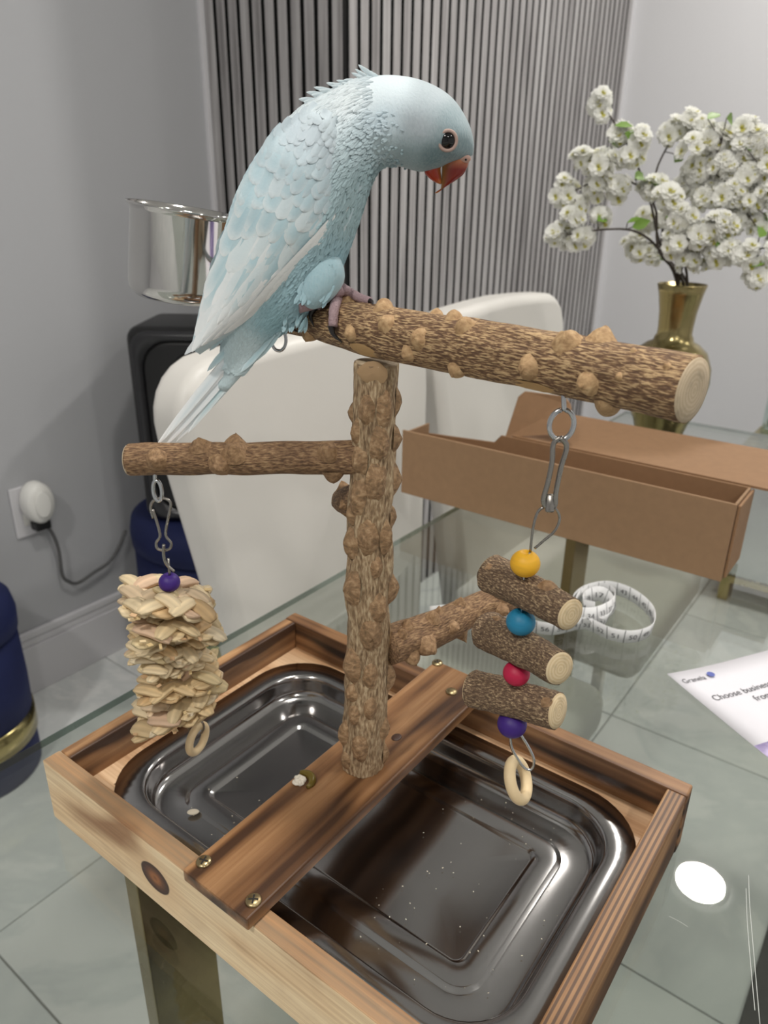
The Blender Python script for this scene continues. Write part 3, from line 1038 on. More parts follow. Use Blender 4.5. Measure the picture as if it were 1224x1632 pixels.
for i in range(len(ps) - 1):
    ff.append((2 * i, 2 * i + 2, 2 * i + 3, 2 * i + 1))
o = MB().add(vv, ff).build('ribbon', M['tape'], r)
md = o.modifiers.new('thick', 'SOLIDIFY')
md.thickness = 0.0004
md.offset = 0
cum = [0]
for i in range(1, len(ps)):
    cum.append(cum[-1] + (ps[i] - ps[i - 1]).length)


def on_tape(s_, h, side):
    i = max(1, next((k for k, c in enumerate(cum) if c >= s_), len(cum) - 1))
    f_ = (s_ - cum[i - 1]) / max(1e-9, cum[i] - cum[i - 1])
    a = vv[2 * i - 2].lerp(vv[2 * i], f_)
    b = vv[2 * i - 1].lerp(vv[2 * i + 1], f_)
    t_ = (ps[i] - ps[i - 1]).normalized()
    return a.lerp(b, h) + Vector((t_.y, -t_.x, 0)) * (0.0005 * side)


nm = MB()
s_ = 0.05
k = 60
while s_ < cum[-1] - 0.02:
    for side in (1, -1):
        v, f = text_mesh(str(k), 0.0085)
        wx = max(p.x for p in v)
        nm.add([on_tape(s_ + 0.004 + (p.x if side > 0 else wx - p.x), 0.28 + p.y / HT * 0.9, side) for p in v], f, smooth=False)
        nm.add([on_tape(s_, 0, side), on_tape(s_ + 0.0006, 0, side), on_tape(s_ + 0.0006, 1.0, side), on_tape(s_, 1.0, side)], [(0, 1, 2, 3)], smooth=False)
    s_ += 0.0155
    k -= 1
nm.build('numerals', M['ink'], r)
MB().tube([at_z(681, 985, tz + 0.0005), at_z(684, 985, tz + 0.007), at_z(684, 985, tz + HT + 0.001)], 0.0014, 8).build('end_tab', M['tape_end'], r)

# ------------------------------------------------------------------ bird play stand: tray frame
stand = empty('bird_play_stand', (TRAY_L / 2, TRAY_W / 2, TT), 'wooden bird play stand with torched tray frame, knobbly trunk and perches', 'bird stand')
BT = 0.0125
OX, OY = TRAY_L / 2, TRAY_W / 2


def lx(x):
    return x - OX


M['w_front'] = m_wood('torched_front_board', (250, 226, 186), (240, 209, 166), (170, 128, 90), 0, band=26, along=9, thr=(0.30, 0.41, 0.52), seed=3.2, knot=(-0.0605, 0, 0.0235, 0.0135, 0.0105), edge=0.0497)
M['w_back'] = m_wood('torched_back_board', (158, 118, 80), (118, 83, 54), (54, 38, 27), 0, band=70, along=1.4, thr=(0.42, 0.5, 0.58), seed=1.3)
M['w_left'] = m_wood('torched_left_board', (194, 152, 108), (144, 106, 72), (74, 51, 36), 1, band=84, along=1.5, thr=(0.40, 0.49, 0.58), seed=5.7)
M['w_right'] = m_wood('torched_right_board', (198, 158, 114), (160, 120, 82), (82, 58, 42), 1, band=60, along=1.2, thr=(0.3, 0.44, 0.58), seed=8.1, stripes=(0, 2100, 0.0, 0.9))
M['w_bar'] = m_wood('torched_cross_bar', (166, 126, 88), (132, 95, 63), (74, 50, 34), 1, band=80, along=1.3, thr=(0.35, 0.47, 0.60), seed=2.6, gloss=0.34)
M['w_floor'] = m_wood('pale_tray_floor', (226, 194, 158), (214, 180, 144), (190, 150, 112), 0, band=40, along=4, seed=0.4)
o = MB().box((0, 0, TT + 0.0004), (TRAY_L, BT, ZT), 0.0011, 2).build('front_board', M['w_front'], stand)
o['label'] = 'pale front board with a dark oval knot'
MB().box((0, TRAY_W - BT, TT + 0.0004), (TRAY_L, TRAY_W, ZT), 0.0011, 2).build('back_board', M['w_back'], stand)
MB().box((0.0006, BT + 0.0002, TT + 0.0004), (BT, TRAY_W - BT - 0.0002, ZT - 0.0003), 0.0009, 2).build('left_board', M['w_left'], stand)
MB().box((TRAY_L - BT, BT + 0.0002, TT + 0.0004), (TRAY_L - 0.0006, TRAY_W - BT - 0.0002, ZT - 0.0003), 0.0009, 2).build('right_board', M['w_right'], stand)
# ledge the pan hangs on
zl = ZT - 0.0255
m = MB()
for lo, hi in (((BT, BT, zl - 0.005), (TRAY_L - BT, 0.030, zl)), ((BT, TRAY_W - 0.030, zl - 0.005), (TRAY_L - BT, TRAY_W - BT, zl)),
               ((BT, 0.030, zl - 0.005), (0.030, TRAY_W - 0.030, zl)), ((TRAY_L - 0.030, 0.030, zl - 0.005), (TRAY_L - BT, TRAY_W - 0.030, zl))):
    MB().box(lo, hi, 0.0).build('ledge_strip', M['w_floor'], stand)
# corner blocks under the rounded pan corners
# cross bar
bx0_, bx1_ = 0.1490, 0.1995
bar = MB().box((bx0_, -0.004, ZT + 0.0002), (bx1_, TRAY_W + 0.004, ZT + 0.0088), 0.0012, 2).build('cross_bar', M['w_bar'], stand)
bar_z = ZT + 0.0088
mk = MB()
mk.ellipsoid(at_z(632, 1175, bar_z), (0.0033, 0.0042, 0.0005), 14, 6)
mk.build('dark_knot', plain('dark_knot_wood', (62, 36, 22), 0.5), bar)
for u, v in ((325, 1374), (404, 1436), (697, 1057)):
    c = at_z(u, v, bar_z)
    sc_ = MB().lathe([(0.0042, -0.0006), (0.0044, 0.0006), (0.0038, 0.0013), (0.0012, 0.0016)], c, 20, closed_top=True).build('screw', M['screw'], bar)
c4 = at_z(755, 1100, bar_z) + Vector((-0.012, -0.012, 0))
MB().lathe([(0.0042, -0.0006), (0.0044, 0.0006), (0.0038, 0.0013), (0.0012, 0.0016)], c4, 20, closed_top=True).build('screw', M['screw'], bar)
for ob in list(bar.children):
    if ob.name.startswith('screw'):
        pass
slotm = plain('screw_slot', (26, 22, 18), 0.6)
for u, v in ((325, 1374), (404, 1436), (697, 1057)):
    c = at_z(u, v, bar_z) + Vector((0, 0, 0.0014))
    a = rnd.uniform(0.2, 1.2)
    m = MB()
    ca, sa = math.cos(a), math.sin(a)
    w_, l_ = 0.00045, 0.0026
    cross = [(l_, w_), (w_, w_), (w_, l_), (-w_, l_), (-w_, w_), (-l_, w_), (-l_, -w_), (-w_, -w_), (-w_, -l_), (w_, -l_), (w_, -w_), (l_, -w_)]
    pts = [c + Vector((ca * x - sa * y, sa * x + ca * y, 0)) for x, y in cross]
    m.loft([pts, [p + Vector((0, 0, 0.0003)) for p in pts]], smooth=False)
    m.build('cross_slot', slotm, bar)

# ------------------------------------------------------------------ stainless pan (lifts out)
fx0, fx1, fy0, fy1 = 0.0175, 0.336, 0.0175, 0.2245
pz = zl + 0.0006
cxp, cyp = (fx0 + fx1) / 2, (fy0 + fy1) / 2
hwp, hhp = (fx1 - fx0) / 2, (fy1 - fy0) / 2
prof = [(-0.0004, -0.0008, 0.046), (0.0, 0.0, 0.046), (0.0150, 0.0002, 0.038), (0.0162, -0.0004, 0.037), (0.0172, -0.0018, 0.036), (0.0178, -0.005, 0.0355), (0.0186, -0.0115, 0.035),
        (0.0198, -0.0152, 0.034), (0.0222, -0.0177, 0.032), (0.025, -0.0184, 0.03), (0.0395, -0.0187, 0.018), (0.0405, -0.0184, 0.017), (0.0425, -0.0170, 0.015), (0.0435, -0.0168, 0.014),
        (0.0545, -0.0168, 0.007), (0.0553, -0.0171, 0.0065), (0.0567, -0.0183, 0.006), (0.0577, -0.0185, 0.0055), (0.085, -0.0185, 0.003)]
loops = []
for ins, dz, rd in prof:
    loops.append([Vector((cxp + x, cyp + y, pz + dz)) for x, y in rrect(hwp - ins, hhp - ins, max(0.002, min(rd, hhp - ins - 0.001)), 10)])
pan = MB().loft(loops, cap0=False, cap1=True).build('drip_pan', M['pan'], None, (cxp, cyp, pz - 0.0185))
md = pan.modifiers.new('thick', 'SOLIDIFY')
md.thickness = 0.0006
md.offset = -1
tag(pan, 'shallow stainless steel pan with rounded corners set in the wooden tray', 'pan')

# seed crumbs scattered in the pan
cr = MB()
for k in range(70):
    x = rnd.uniform(0.205, 0.31)
    y = rnd.uniform(0.05, 0.2)
    if rnd.random() < 0.2:
        x, y = rnd.uniform(0.07, 0.14), rnd.uniform(0.05, 0.1)
    s_ = rnd.uniform(0.00012, 0.00042)
    a = rnd.uniform(0, 3)
    cr.ellipsoid((x, y, pz - 0.0166 + s_ * 0.4), (s_ * 1.8, s_, s_ * 0.6), 6, 4, Matrix.Rotation(a, 3, 'Z'))
tag(cr.build('seed_crumbs', M['crumb'], None, (cxp, cyp, pz - 0.0165)), 'tiny pale seed crumbs scattered on the pan floor', 'crumbs', None, 'stuff')
hc = at_z(308 + 0, 1296, pz - 0.0168)
hk = MB()
hk.ellipsoid(hc + Vector((0, 0, 0.0011)), (0.0042, 0.0026, 0.001), 14, 8, Matrix.Rotation(0.7, 3, 'Z'))
tag(hk.build('seed_husk', M['crumb'], None, hc), 'single pale seed husk lying in the left half of the pan', 'husk')

# droppings on the cross bar
dc = at_z(480, 1246, bar_z)
r = empty('bird_dropping', dc, 'wet white and green bird dropping on the edge of the cross bar', 'dropping')
m = MB()
for k in range(9):
    a = rnd.uniform(0, 6.28)
    q = rnd.uniform(0.0, 0.0052)
    m.ellipsoid(dc + Vector((math.cos(a) * q - 0.001, math.sin(a) * q - 0.0015, 0.0009)), (rnd.uniform(0.0016, 0.0034), rnd.uniform(0.0014, 0.0026), rnd.uniform(0.001, 0.0024)), 10, 6)
m.build('white_part', M['dropping'], r)
m = MB()
pth = [dc + Vector((0.0072 * math.cos(a), 0.0068 * math.sin(a), 0.0012)) for a in [x * 0.3 - 0.3 for x in range(10)]]
m.tube(pth, [0.001 + 0.0016 * math.sin(math.pi * (i + 0.5) / 10) for i in range(10)], 8)
m.build('green_part', M['dropping_g'], r)


# ------------------------------------------------------------------ branches
def branch(name, ends, radii, mat, n=90, sides=36, amp=0.0006, wob=0.0012, label=None, seed=0, sq=None):
    """knobbly bark tube; returns (object, axis points, radii)"""
    pts = vsm(ends, n)
    rr = [float(x[0]) for x in catmull([(q,) for q in radii], n)]
    for i, p in enumerate(pts):
        t_ = i / (n - 1)
        env = math.sin(math.pi * t_)
        p += Vector((noise.noise((seed, i * 0.06, 0)), noise.noise((seed + 9, i * 0.06, 0)), noise.noise((seed + 17, i * 0.06, 0)))) * (wob * env)

    def fn(r_, th, L):
        a = noise.noise((math.cos(th) * 6 + seed, math.sin(th) * 6, L * 55))
        b = noise.noise((math.cos(th) * 2 + seed, math.sin(th) * 2, L * 40))
        return r_ + amp * a + amp * 1.6 * b
    o = MB().tube(pts, rr, sides, fn=fn, up=C_FWD).build(name, mat, stand)
    if label:
        o['label'] = label
    return o, pts, rr


def surf(pts, rr, u, v):
    """point and outward normal on a branch as seen at pixel (u, v)"""
    du = dv = 0.0
    for _ in range(6):
        res = surf0(pts, rr, u + du, v + dv)
        a, b = proj(res[0])
        p2 = proj(res[0] + res[2] * 0.004)
        tx, ty = p2[0] - a, p2[1] - b
        n_ = math.hypot(tx, ty) + 1e-9
        e_ = ((u - a) * tx + (v - b) * ty) / n_ / n_
        du += e_ * tx * 0.8
        dv += e_ * ty * 0.8
    return res


def surf0(pts, rr, u, v):
    best = None
    for i, p in enumerate(pts):
        a, b = proj(p)
        d = (a - u) ** 2 + (b - v) ** 2
        if best is None or d < best[0]:
            best = (d, i, a, b)
    _, i, a, b = best
    p = pts[i]
    t_ = (pts[min(i + 1, len(pts) - 1)] - pts[max(i - 1, 0)]).normalized()
    tc = (CAM - p).normalized()
    tc = (tc - t_ * tc.dot(t_)).normalized()
    sd_ = t_.cross(tc).normalized()
    rp = rr[i] * F_PX / depth(p)
    vec = (C_RIGHT * (u - a) - C_UP * (v - b))
    k = max(-1.0, min(1.0, vec.dot(sd_) / rp / max(0.3, (sd_ - C_FWD * sd_.dot(C_FWD)).length)))
    nrm = (sd_ * k + tc * math.sqrt(max(0, 1 - k * k))).normalized()
    return p + nrm * rr[i], nrm, t_, depth(p)


def knob(parent, pts, rr, u, v, rpx, mat, h=0.8, el=1.0, pointed=0.0, name='knob', sink=0.25):
    P, N_, T_, d = surf(pts, rr, u, v)
    R = rpx * d / F_PX
    Mx = frame(N_, T_)
    prof = []
    steps = 7
    for i in range(steps + 1):
        t_ = i / steps
        a = t_ * math.pi / 2
        rad = math.cos(a) * (1 - pointed) + (1 - t_) * pointed
        prof.append((max(0.02, rad * (1.0 + 0.25 * (1 - t_) ** 3)), math.sin(a) * (1 - pointed) + t_ * pointed))
    vs, fs, bc = [], [], []
    sg = 16
    sd = rnd.uniform(0, 50)
    for (q, z) in prof:
        for k in range(sg):
            th = 2 * math.pi * k / sg
            j = 1 + 0.16 * noise.noise((math.cos(th) * 1.6 + sd, math.sin(th) * 1.6, z * 1.5))
            p = Vector((q * R * el * j * math.cos(th), q * R * j * math.sin(th), z * R * h * j - R * sink))
            bc.append((p.x + sd, p.y, p.z))
            vs.append(P + Mx @ p)
    for i in range(steps):
        for k in range(sg):
            k2 = (k + 1) % sg
            fs.append((i * sg + k, i * sg + k2, (i + 1) * sg + k2, (i + 1) * sg + k))
    fs.append(tuple(steps * sg + k for k in range(sg)))
    return MB().add(vs, fs, bc).build(name, mat, parent)


def cut_end(parent, pts, rr, last, mat, scale=0.985):
    i = len(pts) - 1 if last else 0
    t_ = (pts[-1] - pts[-4]).normalized() if last else (pts[0] - pts[3]).normalized()
    return MB().lathe([(rr[i] * scale, -0.0004), (rr[i] * scale * 0.98, 0.0006), (rr[i] * 0.5, 0.0010), (0.0003, 0.0011)], pts[i], 32, frame(t_, C_UP), closed_top=True).build('cut_end', mat, parent)


# trunk
tb = Vector((0.1755, 0.1195, bar_z - 0.001))
ttop = at_d(600, 578, 0.379)
tm = tb.lerp(ttop, 0.5)
trunk, tp_, tr_ = branch('trunk', [tb, tb.lerp(ttop, 0.33) + C_RIGHT * 0.001, tb.lerp(ttop, 0.66) - C_RIGHT * 0.0005, ttop], [0.0137, 0.0128, 0.0122, 0.0112], M['bark_trunk'], 160, 48, 0.0011, 0.0008, 'rough grey brown knobbly trunk', 3)
cut_end(trunk, tp_, tr_, True, M['cut'])
for u, v, w_, h_ in ((584, 658, 11, 20), (614, 654, 12, 26), (568, 688, 10, 17), (606, 711, 13, 24), (631, 699, 12, 20), (572, 735, 13, 20), (599, 770, 14, 27), (641, 767, 13, 24), (570, 797, 13, 26),
                     (586, 857, 13, 26), (615, 857, 11, 24), (560, 866, 13, 24), (561, 936, 15, 27), (630, 934, 15, 25), (605, 970, 13, 22), (591, 1012, 14, 25), (561, 1062, 15, 26), (622, 1078, 12, 26),
                     (560, 1102, 10, 14), (566, 1140, 10, 16), (549, 1170, 11, 22), (574, 1192, 10, 22), (612, 1158, 10, 20), (613, 1200, 9, 16), (559, 655, 8, 14), (640, 640, 9, 20), (632, 820, 9, 18), (560, 820, 9, 15),
                     (624, 1010, 8, 18), (552, 1210, 9, 16), (600, 905, 8, 14), (590, 1080, 9, 18), (590, 1130, 9, 16)):
    knob(trunk, tp_, tr_, u, v, w_ * 1.02, M['knob_trunk'], 1.12, h_ / w_ * 1.05, 0.3, sink=0.2)
knob(trunk, tp_, tr_, 594, 594, 19, plain('bare_tan_wood', (168, 138, 102), 0.75), 0.2, 0.75, 0.0, 'bare_patch', 0.1)

# upper perch
pu = [at_d(430, 500, 0.431), at_d(500, 508, 0.405), at_d(600, 528, 0.371), at_d(760, 556, 0.329), at_d(920, 585, 0.295), at_d(1102, 622, 0.2625)]
perch, pp, pr_ = branch('upper_perch', pu, [0.0090, 0.0106, 0.0130, 0.0126, 0.0124, 0.0120], M['bark'], 150, 56, 0.00045, 0.0006, 'thick upper perch with speckled bark', 11)
cut_end(perch, pp, pr_, True, M['cut'])
cut_end(perch, pp, pr_, False, M['cut'])
for u, v, rp in ((610, 490, 15), (617, 517, 14), (557, 478, 15), (560, 530, 13), (665, 539, 15), (650, 563, 12), (724, 507, 14), (741, 521, 16), (730, 590, 15), (903, 545, 22), (962, 541, 23), (838, 586, 18), (933, 611, 19),
                 (965, 652, 21), (492, 535, 12), (1005, 560, 5), (985, 600, 6), (1062, 585, 6), (700, 470, 10)):
    knob(perch, pp, pr_, u, v, rp, M['knob'], 1.2, 1.02, 0.1, sink=0.42)
for u, v, rp, el in ((848, 614, 10, 3.6), (578, 556, 11, 2.2)):
    knob(perch, pp, pr_, u, v, rp, plain('pale_scar_wood', (196, 158, 108), 0.7), 0.14, el, 0.0, 'bare_scar', 0.02)

# lower left perch
pl_ = [at_d(207, 733, 0.412), at_d(320, 731, 0.408), at_d(450, 730, 0.402), at_d(576, 729, 0.397)]
lperch, lp_, lr_ = branch('lower_perch', pl_, [0.0089, 0.0088, 0.0090, 0.0092], M['bark_thin'], 110, 44, 0.0004, 0.0004, 'short side perch with smooth brown bark', 23)
cut_end(lperch, lp_, lr_, False, M['cut'])
for u, v, rp in ((317, 711, 14), (378, 692, 14), (375, 720, 16), (350, 742, 15), (248, 733, 14), (523, 721, 14), (530, 760, 14)):
    knob(lperch, lp_, lr_, u, v, rp, M['knob_thin'], 1.25, 1.15, 0.35)

# thin thorny branch behind the right toy
p3 = [at_d(618, 1030, 0.443), at_d(690, 1003, 0.462), at_d(750, 975, 0.48), at_d(835, 945, 0.505)]
tbr, bp, br_ = branch('thorny_branch', p3, [0.0117, 0.0112, 0.0106, 0.0102], M['bark_thin'], 90, 40, 0.0006, 0.0012, 'thorny side branch low on the trunk', 31)
cut_end(tbr, bp, br_, True, M['cut'])
for u, v, rp, pt in ((648, 998, 9, 0.3), (690, 985, 11, 0.3), (700, 975, 8, 0.6), (723, 1000, 10, 0.5), (682, 1028, 15, 0.1), (655, 1047, 12, 0.2), (738, 1018, 11, 1.0), (797, 946, 13, 0.2), (800, 972, 11, 0.2), (735, 962, 9, 0.6), (770, 990, 8, 0.4), (642, 1010, 8, 0.3)):
    knob(tbr, bp, br_, u, v, rp, M['knob_thin'], 1.5, 1.0, pt)
# second thorn branch stub left of the trunk
p4 = [at_d(580, 790, 0.405), at_d(560, 795, 0.425), at_d(548, 798, 0.455)]
stub, sp_, sr_ = branch('thorn_stub', p4, [0.008, 0.008, 0.0078], M['bark_thin'], 30, 28, 0.0004, 0.0)
for u, v, rp, pt in ((545, 770, 11, 0.5), (547, 805, 9, 0.8), (552, 822, 9, 0.8)):
    knob(stub, sp_, sr_, u, v, rp, M['knob_thin'], 1.2, 1.0, pt)


def eye_screw(parent, shaft_top, shaft_bot, center, rx, ry, rad, tilt=0.0, plane_x=None):
    """screw eye hanging below a perch; center is a world point, rx / ry in metres"""
    ax = (plane_x or C_RIGHT).normalized()
    up = Vector((0, 0, 1))
    m = MB()
    pts = [shaft_top, shaft_bot]
    for k in range(17):
        a = math.radians(80 - 340 * k / 16 + tilt)
        pts.append(center + ax * (rx * math.cos(a)) + up * (ry * math.sin(a)))
    m.tube(vsm(pts, 60), rad, 8)
    return m.build('eye_screw', M['wire'], parent)


# ------------------------------------------------------------------ right toy: sticks and beads
t1 = at_d(897, 640, 0.2985)
PT = t1.copy()


def rp_(u, v, off=0.0):
    p = at_plane(u, v, PT)
    return p + (CAM - p).normalized() * off


eye_screw(perch, rp_(898, 625), rp_(899, 652), rp_(895, 677), 0.0050, 0.0064, 0.0011)
toyR = empty('stick_bead_toy', rp_(826, 1283), 'hanging bird toy of three short twigs between coloured beads', 'bird toy')
clip = [(893, 697), (882, 708), (880, 735), (873, 770), (866, 797), (872, 809), (884, 806), (886, 785), (894, 745), (903, 712)]
MB().tube(vsm([rp_(u, v, 0.001) for u, v in clip] + [rp_(893, 697, 0.001)], 60), 0.00115, 8).build('snap_clip', M['wire_dark'], toyR)
MB().box((-0.0019, -0.0012, -0.004), (0.0019, 0.0012, 0.004), 0.0008, 2, Matrix.Translation(rp_(876, 802, 0.001)) @ frame(C_UP, C_RIGHT).to_4x4(), True).build('clip_clamp', M['wire_dark'], toyR)
wr = [(845, 880), (849, 845), (856, 818), (868, 808), (884, 810), (892, 826), (884, 846), (866, 862), (852, 874)]
MB().tube(vsm([rp_(u, v) for u, v in wr], 50), 0.00062, 8).build('hanging_wire', M['wire_dark'], toyR)
MB().tube([rp_(845, 880), rp_(837, 900), rp_(830, 991), rp_(823, 1073), rp_(816, 1168)], 0.0006, 6).build('core_wire', M['wire'], toyR)


def bead(parent, c, rpx, mat, up=Vector((0, 0, 1)), squash=0.92):
    R = rpx * depth(c) / F_PX
    prof = []
    for i in range(15):
        a = math.radians(-70 + 140 * i / 14)
        prof.append((R * math.cos(a), R * squash * math.sin(a)))
    prof.append((R * 0.24, R * squash * 0.80))
    prof = [(R * 0.24, -R * squash * 0.80)] + prof
    return MB().lathe(prof, c, 28, frame(up), closed_top=True).build('bead', mat, parent)


bead(toyR, rp_(837, 898), 24, M['bead_yellow'])['label'] = 'yellow bead'
bead(toyR, rp_(830, 991), 23.5, M['bead_blue'])['label'] = 'blue bead'
bead(toyR, rp_(823, 1073), 21.5, M['bead_red'])['label'] = 'red bead'
bead(toyR, rp_(816, 1154), 23.5, M['bead_purple'])['label'] = 'purple bead'


def twig(a, b, ra, rb, seed, bumps=()):
    n = 40
    pts = vsm([a, a.lerp(b, 0.5) + C_UP * 0.0005, b], n)
    rr = [ra + (rb - ra) * i / (n - 1) for i in range(n)]

    def fn(r_, th, L):
        return r_ * (1 + 0.07 * noise.noise((math.cos(th) * 2 + seed, math.sin(th) * 2, L * 120)) + 0.04 * noise.noise((math.cos(th) * 6 + seed, math.sin(th) * 6, L * 500)))
    o = MB().tube(pts, rr, 28, fn=fn, up=C_FWD).build('twig', M['bark_toy'], toyR)
    cut_end(o, pts, rr, True, M['cut_toy'], 0.96)
    cut_end(o, pts, rr, False, M['cut_toy'], 0.96)
    for u, v, rp, h in bumps:
        knob(o, pts, rr, u, v, rp, M['knob_thin'], h, 1.2, 0.3)
    return o


cA = rp_(834, 948)
twig(rp_(785, 915, -0.026), rp_(908, 979, 0.024), 0.0096, 0.0074, 5, ((872, 932, 13, 0.8), (776, 905, 7, 0.3)))
cB = rp_(826, 1035)
twig(rp_(778, 1005, -0.030), rp_(891, 1065, 0.026), 0.0100, 0.0078, 12, ((790, 985, 8, 0.4),))
twig(rp_(755, 1098, -0.022), rp_(888, 1133, 0.016), 0.0096, 0.0088, 19, ((868, 1118, 7, 0.4),))
lw = [(813, 1168), (815, 1190), (824, 1208), (836, 1224), (847, 1226), (851, 1212), (843, 1192), (828, 1168)]
MB().tube(vsm([rp_(u, v, 0.002) for u, v in lw], 40), 0.0007, 8).build('end_loop', M['wire'], toyR)


def torus(c, R, r_, axis, n=40, s_=12):
    Mx = frame(axis)
    return [c + Mx @ Vector((R * math.cos(2 * math.pi * k / n), R * math.sin(2 * math.pi * k / n), 0)) for k in range(n)]


rc = rp_(826, 1243, 0.002)
rax = (C_RIGHT * 0.80 - C_FWD * 0.50 + C_UP * 0.28).normalized()
MB().tube(torus(rc, 0.0093, 0, rax), 0.0030, 14, True).build('wooden_ring', M['ringwood'], toyR)

# ------------------------------------------------------------------ left toy: plaited straw mats
P2 = at_d(248, 757, 0.411)


def lq(u, v, off=0.0):
    return at_plane(u, v, P2) - HFWD * off


eye_screw(lperch, lq(247, 752), lq(247, 766), lq(251, 782), 0.0024, 0.0062, 0.0011)
toyL = empty('straw_mat_toy', lq(316, 1205), 'hanging bird toy of plaited palm straw squares with purple bead', 'bird toy')
ck = [(244, 826), (240, 808), (246, 797), (261, 794), (272, 802), (268, 826), (264, 852), (273, 866), (268, 876), (252, 875), (249, 865), (255, 854), (250, 832), (243, 812)]
MB().tube(vsm([lq(u, v) for u, v in ck], 70), 0.0008, 8).build('snap_hook', M['wire_dark'], toyL)
MB().tube(vsm([lq(u, v, 0.0015) for u, v in ((262, 866), (262, 884), (267, 898), (279, 909))], 20), 0.0009, 8).build('wire_hook', M['wire_dark'], toyL)
MB().tube([lq(u, v) for u, v in ((268, 890), (270, 912), (275, 1000), (290, 1080), (305, 1136))], 0.0007, 6).build('core_wire', M['wire_dark'], toyL)
bead(toyL, lq(270, 928), 17, M['bead_purple'])['label'] = 'purple bead'


def mat(u, v, halfw_px, roll, yaw, seed, tilt=0.0):
    """one plaited straw square, herringbone of flattened straw strips"""
    rr = random.Random(seed)
    c = lq(u, v)
    hs = halfw_px * depth(c) / F_PX
    X = (xr * math.cos(yaw) + HFWD * math.sin(yaw)).normalized()
    Z = (Vector((0, 0, 1)) * math.cos(roll) + X * math.sin(roll) - HFWD * math.sin(tilt)).normalized()
    X = (X - Z * X.dot(Z)).normalized()
    Y = Z.cross(X)
    m = MB()
    rows, cols = 3, 5
    hs *= 0.92
    for i in range(rows):
        rowc = rr.choice([(232, 208, 164), (238, 216, 176), (224, 196, 150), (234, 208, 172)])
        for layer in (-1, 1):
            for j in range(cols):
                a = -1 + (2 * j + 1) / cols + rr.uniform(-0.06, 0.06)
                b = -1 + (2 * i + 1) / rows + rr.uniform(-0.06, 0.06)
                sgn = (1 if j % 2 else -1) * layer
                ang = sgn * rr.uniform(0.55, 0.95)
                e1_ = X * math.cos(ang) + Y * math.sin(ang)
                e2_ = Z.cross(e1_)
                L_ = hs * rr.uniform(0.36, 0.48)
                W_ = hs * rr.uniform(0.17, 0.25)
                H_ = hs * rr.uniform(0.05, 0.085)
                warp = hs * 0.10 * math.sin(a * 2.2 + seed) + hs * 0.08 * math.cos(b * 2.0 + seed * 1.7)
                p0 = c + X * (a * hs * 0.9) + Y * (b * hs * 0.88) + Z * (layer * hs * 0.05 + warp + rr.uniform(-1, 1) * hs * 0.045)
                jt = rr.uniform(0.82, 1.08)
                tint = rowc if rr.random() < 0.6 else rr.choice([(242, 224, 190), (214, 180, 132), (230, 196, 164), (226, 204, 158)])
                twist = rr.uniform(-0.5, 0.5)
                vs, fs, cl = [], [], []
                ns, nr = 7, 12
                for s_ in range(ns + 1):
                    t_ = -1 + 2 * s_ / ns
                    wv = (1 - abs(t_) ** 4) * 0.5 + 0.5
                    arch = H_ * 1.1 * (1 - t_ * t_) * layer - H_ * 0.5 * layer
                    for k in range(nr):
                        th = 2 * math.pi * k / nr
                        rg = 1 + 0.10 * ((k % 2) * 2 - 1)
                        vs.append(p0 + e1_ * (t_ * L_) + e2_ * (W_ * wv * math.cos(th) * rg) + Z * (H_ * wv * math.sin(th) * rg + arch + twist * math.cos(th) * H_))
                        q = (0.78 + 0.24 * (k % 2)) * jt
                        cl.append(tuple(min(1, x * q) for x in lin(tint)))
                for s_ in range(ns):
                    for k in range(nr):
                        fs.append((s_ * nr + k, s_ * nr + (k + 1) % nr, (s_ + 1) * nr + (k + 1) % nr, (s_ + 1) * nr + k))
                fs.append(tuple(range(nr - 1, -1, -1)))
                fs.append(tuple(ns * nr + k for k in range(nr)))
                m.add(vs, fs, None, cl)
    # frayed strips sticking out at the rim
    for k in range(9):
        side = rr.choice([(1, 0), (-1, 0), (0, -1), (0, 1)])
        q = rr.uniform(-0.95, 0.95)
        p0 = c + X * hs * (side[0] if side[0] else q) * 0.9 + Y * hs * (side[1] if side[1] else q) * 0.9 + Z * rr.uniform(-1, 1) * hs * 0.09
        d = (X * side[0] + Y * side[1] + X * rr.uniform(-0.5, 0.5) + Z * rr.uniform(-0.3, 0.3)).normalized()
        w2 = Z.cross(d) * hs * rr.uniform(0.03, 0.07)
        L_ = hs * rr.uniform(0.08, 0.16)
        tint = lin(rr.choice([(226, 204, 162), (206, 170, 130), (216, 190, 140)]))
        hh = Z * hs * 0.012
        a_ = [p0 - w2 - hh, p0 + w2 - hh, p0 + w2 + hh, p0 - w2 + hh]
        b_ = [p + d * L_ for p in a_]
        m.loft([a_, b_], smooth=False, col=[tint] * 8)
    o = m.build('woven_mat', M['straw'], toyL)
    return o


mat(266, 953, 72, 0.30, 0.25, 1, 0.1)
mat(280, 985, 72, 0.28, 0.5, 2, 0.15)
mat(266, 1018, 58, 0.12, 0.1, 3, 0.1)
mat(272, 1046, 58, 0.02, 0.7, 4, 0.1)
mat(284, 1076, 66, -0.05, 0.3, 5, 0.05)
mat(288, 1098, 64, -0.16, 0.6, 6, 0.1)
mat(278, 1122, 66, -0.20, 0.2, 7, 0.1)
for pts in (((292, 1136), (297, 1150), (303, 1160)), ((309, 1136), (322, 1146), (326, 1156), (322, 1165))):
    MB().tube(vsm([lq(u, v, 0.002) for u, v in pts], 16), 0.0008, 8).build('end_wire', M['wire_dark'], toyL)
rc = lq(316, 1174, 0.002)
rax = (C_RIGHT * 0.88 - C_FWD * 0.30 - C_UP * 0.2).normalized()
MB().tube(torus(rc, 0.0090, 0, rax), 0.0026, 14, True).build('wooden_ring', M['ringwood'], toyL)

